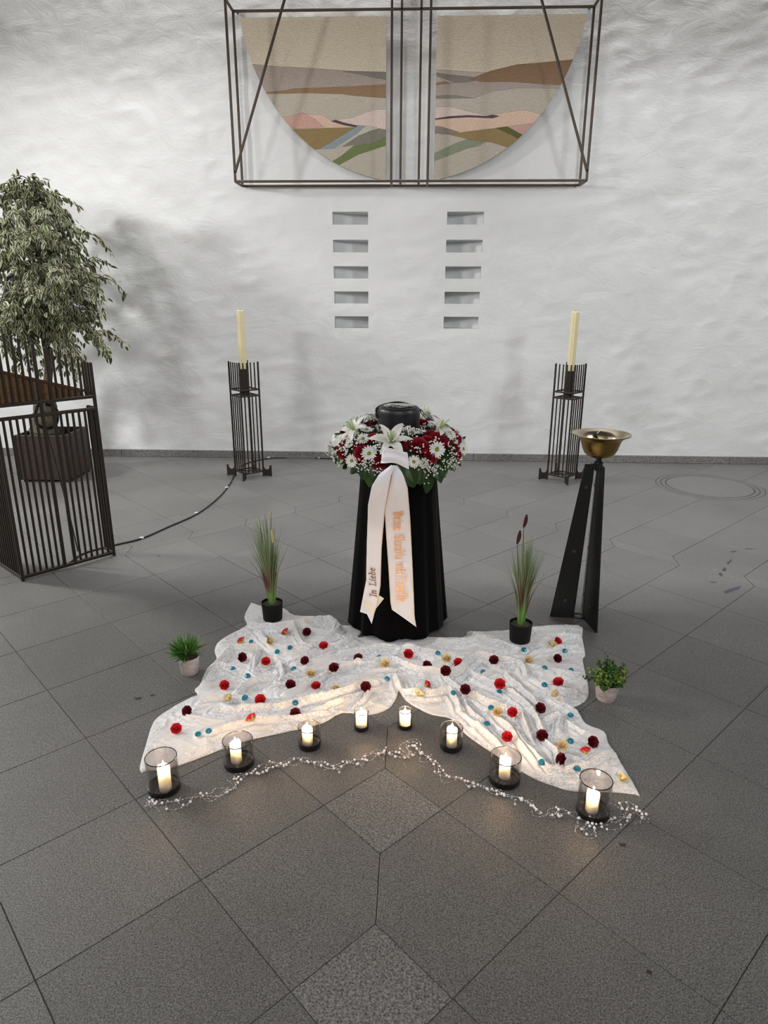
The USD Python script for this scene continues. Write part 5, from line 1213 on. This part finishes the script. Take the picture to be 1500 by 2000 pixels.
for k in range(48):
    a = r.uniform(0, 2 * np.pi); el = r.uniform(0.05, 1.35); L = r.uniform(0.05, 0.10) if el > 0.5 else r.uniform(0.05, 0.085)
    d = np.array([math.cos(a) * math.cos(el), math.sin(a) * math.cos(el), math.sin(el)])
    c = curve([(0, 0, 0.066), d * L * 0.6 + np.array([0, 0, 0.075]), d * L + np.array([0, 0, 0.070])], 10); tw.append(tube(c, 0.0009, 4))
    tone = np.array((0.040, 0.105, 0.018)) if r.random() < 0.55 else np.array((0.15, 0.24, 0.04))
    for i in range(3, len(c)):
        for rep in range(3):
            ang = np.linspace(0, 2 * np.pi, 8, endpoint=False); s = r.uniform(0.0036, 0.0064)
            n = r.normal(0, .6, 3) + np.array([0, -0.3, 0.8]); Rm = frame_rot(n)
            v = np.vstack([np.stack([s * np.cos(ang), s * np.sin(ang), 0.12 * s * np.cos(2 * ang)], 1), [[0, 0, -0.25 * s]]]) @ Rm.T + c[i] + r.normal(0, 0.006, 3)
            V.append(v); Fc.append(np.array([(j, (j + 1) % 8, 8) for j in range(8)]) + off); C.append(np.tile(tone * r.uniform(0.7, 1.4), (9, 1))); off += 9
obj('twigs', cat_(tw), M['leaf_gloss2'], t)
obj('foliage', (np.vstack(V), np.vstack(Fc)), M['leaf_col'], t, smooth=True, col=np.vstack(C), kind='stuff')

# ------------------------------------------------------------------ foam roses and blue gems strewn over the cloth
D_, R_, C_ = 'dark red', 'bright red', 'cream'
ROSES = [(600, 1235, D_), (560, 1237, R_), (474, 1262, R_), (471, 1285, D_), (520, 1297, R_), (525, 1258, C_), (633, 1267, R_), (597, 1292, D_), (607, 1317, C_), (653, 1311, D_), (701, 1288, D_), (753, 1300, C_), (567, 1338, D_), (618, 1344, R_), (657, 1348, C_), (714, 1343, D_), (439, 1339, R_), (449, 1370, C_), (510, 1371, R_), (577, 1396, D_), (494, 1410, R_), (368, 1392, D_), (345, 1424, R_),
         (797, 1278, R_), (833, 1301, D_), (870, 1311, D_), (873, 1287, C_), (895, 1296, R_), (965, 1291, D_), (1031, 1291, C_), (1087, 1254, R_), (1079, 1266, C_), (1087, 1287, D_), (1091, 1335, R_), (1086, 1364, C_), (831, 1339, R_), (817, 1359, C_), (908, 1351, D_), (976, 1342, R_), (1053, 1385, D_), (971, 1393, C_), (1002, 1395, R_), (991, 1441, R_), (1059, 1441, D_), (1155, 1450, D_), (1096, 1460, C_), (1144, 1474, R_), (1099, 1493, D_), (1213, 1525, C_)]
GEMS = [(491, 1253), (524, 1251), (542, 1273), (567, 1271), (455, 1309), (484, 1322), (574, 1307), (741, 1285), (660, 1300), (756, 1326), (479, 1367), (577, 1378), (387, 1434), (408, 1429), (855, 1279), (943, 1316), (885, 1355), (975, 1353), (959, 1382), (951, 1415), (1063, 1308), (1115, 1308), (1063, 1341), (1023, 1272), (1103, 1271), (1114, 1397), (1114, 1447), (1058, 1492), (1127, 1505)]
MARKS = [('the black pot of the left grass', (533, 1200)), ('the black pot of the right grass', (1015, 1240)), ('the foot of the black plinth', (770, 1252)), ('the white pot of the spiky plant', (371, 1305)), ('the white pot of the round leaved plant', (1183, 1350)),
         ('the leftmost candle glass', (320, 1500)), ('the second candle glass from the left', (467, 1465)), ('the third candle glass from the left', (604, 1435)), ('the fourth candle glass from the left', (706, 1400)), ('the fifth candle glass from the left', (791, 1398)), ('the sixth candle glass from the left', (881, 1440)), ('the seventh candle glass from the left', (985, 1500)), ('the rightmost candle glass', (1160, 1555)),
         ('the front left tip of the cloth', (277, 1508)), ('the front right tip of the cloth', (1245, 1549)), ('the back left corner of the cloth', (490, 1180)), ('the back right corner of the cloth', (1130, 1224)), ('the front notch of the cloth', (779, 1352)), ('the lowest ribbon tip', (813, 1224))]
def relate(items):
    """For every item the phrase that only it satisfies: its rank by distance to some landmark among its like."""
    P = np.array(items, float); out = []; used = set(); cand = []
    for m, (nm, q) in enumerate(MARKS):
        d = np.hypot(*(P - np.array(q)).T); o = np.argsort(d)
        for rk in range(min(4, len(o))):
            gap = d[o[rk + 1]] - d[o[rk]] if rk + 1 < len(o) else 50
            cand.append((rk * 60 + d[o[rk]] * 0.25 - min(gap, 30), rk, m, o[rk]))
    best = {}
    for c, rk, m, i in sorted(cand):
        if i not in best: best[i] = (rk, MARKS[m][0])
    for i in range(len(P)):
        if i in best: rk, nm = best[i]; out.append((('nearest to ', 'second nearest to ', 'third nearest to ', 'fourth nearest to ')[rk]) + nm)
        else:
            j = int(np.argsort(np.argsort(P[:, 0]))[i]); ordn = ('first', 'second', 'third', 'fourth', 'fifth', 'sixth', 'seventh', 'eighth', 'ninth', 'tenth', 'eleventh', 'twelfth', 'thirteenth', 'fourteenth', 'fifteenth', 'sixteenth', 'seventeenth', 'eighteenth', 'nineteenth', 'twentieth')
            out.append((ordn[j] + ' from the left') if j < 20 else (ordn[len(P) - 1 - j] + ' from the right'))
    return out
def foam_rose(col, label, loc, rot, seed):
    t = thing({D_: 'dark_red_foam_rose', R_: 'bright_red_foam_rose', C_: 'cream_foam_rose'}[col], label, 'foam rose', loc, rot=rot, group=f'{col} foam roses strewn on the cloth')
    R = 0.0188
    obj('bloom', rose_mesh(R, seed, 0.95, 5), M[{D_: 'foam_dark', R_: 'foam_red', C_: 'foam_cream'}[col]], t, smooth=True)
    ms = [lathe([(0, -R * 0.28), (R * 0.18, -R * 0.26), (R * 0.42, 0.0), (R * 0.5, R * 0.22)], 12)]
    for k in range(5):
        v, f, _ = leaf_mesh(R * 0.9, R * 0.42, -0.3); v = place_leaf(v, np.array([R * .35 * math.cos(k * 1.257), R * .35 * math.sin(k * 1.257), 0]), np.array([math.cos(k * 1.257), math.sin(k * 1.257), 0.25]), np.array([0, 0, 1.0])); ms.append((v, f))
    obj('calyx', cat_(ms), M['calyx'], t, smooth=True)
    return t
rng = random.Random(9); firsts = {}
for col in (D_, R_, C_):
    idx = [i for i, q in enumerate(ROSES) if q[2] == col]; words = relate([ROSES[i][:2] for i in idx])
    for n, i in enumerate(idx):
        px, py, _ = ROSES[i]; g = on_cloth(px, py + 4)
        side = (px, py) in ((474, 1262), (471, 1285), (1144, 1474), (1099, 1493), (494, 1410), (560, 1237), (831, 1339), (1087, 1254), (1213, 1525), (449, 1370), (817, 1359), (1079, 1266), (1086, 1364), (1002, 1395), (525, 1258))
        d = np.array([rng.uniform(-.9, .9), rng.uniform(-0.6, .9), 0.45]) if side else np.array([rng.uniform(-.35, .35), rng.uniform(-1.1, -.35), 0.85])
        rot = frame_rot(d / np.linalg.norm(d)) @ spin(rng.random() * 6)
        loc = (g[0], g[1], g[2] + (0.011 if side else 0.008))
        lab = f'{col} foam rose {words[n]}'
        if col not in firsts: firsts[col] = foam_rose(col, lab, loc, rot, {D_: 1, R_: 2, C_: 3}[col])
        else: copy(firsts[col], lab, loc, rot=rot, scale=rng.uniform(0.94, 1.08))
gem = None
for (px, py), words in zip(GEMS, relate(GEMS)):
    g = on_cloth(px, py + 2); lab = f'blue glass gem {words}'; nv_ = np.array([rng.uniform(-.3, .3), rng.uniform(-.6, .1), 1.0]); rot = frame_rot(nv_)
    loc = (g[0], g[1], g[2] + 0.001)
    if gem is None:
        gem = thing('blue_gem', lab, 'gem', loc, rot=rot, group='blue glass gems strewn on the cloth')
        pts = []
        for q, z, n, o in ((0.0075, 0.0, 10, 0), (0.0112, 0.0032, 10, .3), (0.0090, 0.0072, 10, 0), (0.0050, 0.0096, 10, .3)):
            pts += [(q * math.cos(2 * np.pi * k / n + o), q * math.sin(2 * np.pi * k / n + o), z) for k in range(n)]
        obj('faceted_glass', trimesh.convex.convex_hull(np.array(pts)), M['gem'], gem, smooth=False)
    else: copy(gem, lab, loc, rot=rot, scale=rng.uniform(0.98, 1.16))

# ------------------------------------------------------------------ bead garlands in front of the candles
def garland(path, label, seed, loops=()):
    r = np.random.default_rng(seed); w = np.array([G(*p)[:2] for p in path]); o = w[0]
    t = thing('bead_garland', label, 'bead garland', (o[0], o[1], 0)); c = curve(w - o, len(w) * 14)
    T = np.gradient(c, axis=0); T /= np.linalg.norm(T, axis=1, keepdims=True); Nn = np.stack([-T[:, 1], T[:, 0]], 1); n = len(c)
    wires, beads, seeds_ = [], [], []
    s = np.r_[0, np.cumsum(np.hypot(*np.diff(c, axis=0).T))]
    for k in range(3):
        offs = (meshkit.noise(np.c_[s * 26, np.full(n, k * 7.3), np.zeros(n)], seed + k) - 0.5) * 0.07 + (k - 1) * 0.003
        hz = 0.0025 + 0.006 * meshkit.noise(np.c_[s * 40, np.full(n, k * 3.1), np.zeros(n)], seed + 9 + k)
        P = np.c_[c + Nn * offs[:, None], hz]; wires.append(tube(P, 0.0003, 4))
        L = s[-1]; u = 0.0
        while u < L:
            q = np.array([np.interp(u, s, P[:, i]) for i in range(3)]); big_ = r.random() < 0.30
            rad = r.uniform(0.0036, 0.0048) if big_ else r.uniform(0.0011, 0.0020); q[2] = max(q[2], rad)
            (beads if big_ else seeds_).append(moved(trimesh.creation.icosphere(2 if big_ else 1, rad), np.eye(3), q)); u += r.uniform(0.008, 0.017)
    for k in range(int(s[-1] / 0.035)):                  # little side twigs
        i = r.integers(3, n - 3); a = r.uniform(0, 2 * np.pi); L = r.uniform(0.014, 0.034); b = np.array([*c[i], 0.004]); e = b + np.array([L * math.cos(a), L * math.sin(a), r.uniform(0, 0.006)])
        m = curve([b, (b + e) / 2 + np.array([0, 0, 0.004]), e], 6); wires.append(tube(m, 0.0004, 4))
        rad = r.choice([0.0015, 0.0017, 0.0034]); seeds_.append(moved(trimesh.creation.icosphere(1, rad), np.eye(3), e + [0, 0, max(0, rad - e[2])]))
        seeds_.append(moved(trimesh.creation.icosphere(1, 0.0013), np.eye(3), m[3]))
    obj('wire_strands', cat_(wires), M['wire'], t, smooth=True); obj('pearls', cat_(beads), M['pearl'], t, smooth=True, kind='stuff'); obj('seed_beads', cat_(seeds_), M['pearl'], t, smooth=True, kind='stuff')
garland([(283, 1567), (302, 1577), (318, 1566), (340, 1574), (368, 1568), (395, 1562), (420, 1558), (440, 1545), (462, 1530), (480, 1520), (500, 1512), (520, 1500), (545, 1497), (570, 1492), (600, 1494), (630, 1497), (650, 1503), (668, 1498), (690, 1490), (712, 1484), (735, 1477), (757, 1469)], 'string of white pearl beads on the floor left of the middle', 31)
garland([(760, 1474), (778, 1481), (798, 1477), (796, 1460), (808, 1452), (818, 1460), (812, 1474), (830, 1485), (850, 1500), (870, 1515), (895, 1525), (920, 1535), (950, 1545), (985, 1553), (1012, 1566), (1040, 1579), (1066, 1590), (1092, 1582), (1112, 1596), (1130, 1612), (1140, 1627), (1158, 1620), (1168, 1607), (1192, 1609), (1210, 1592), (1222, 1579), (1240, 1590), (1255, 1612)], 'string of white pearl beads on the floor right of the middle', 32)
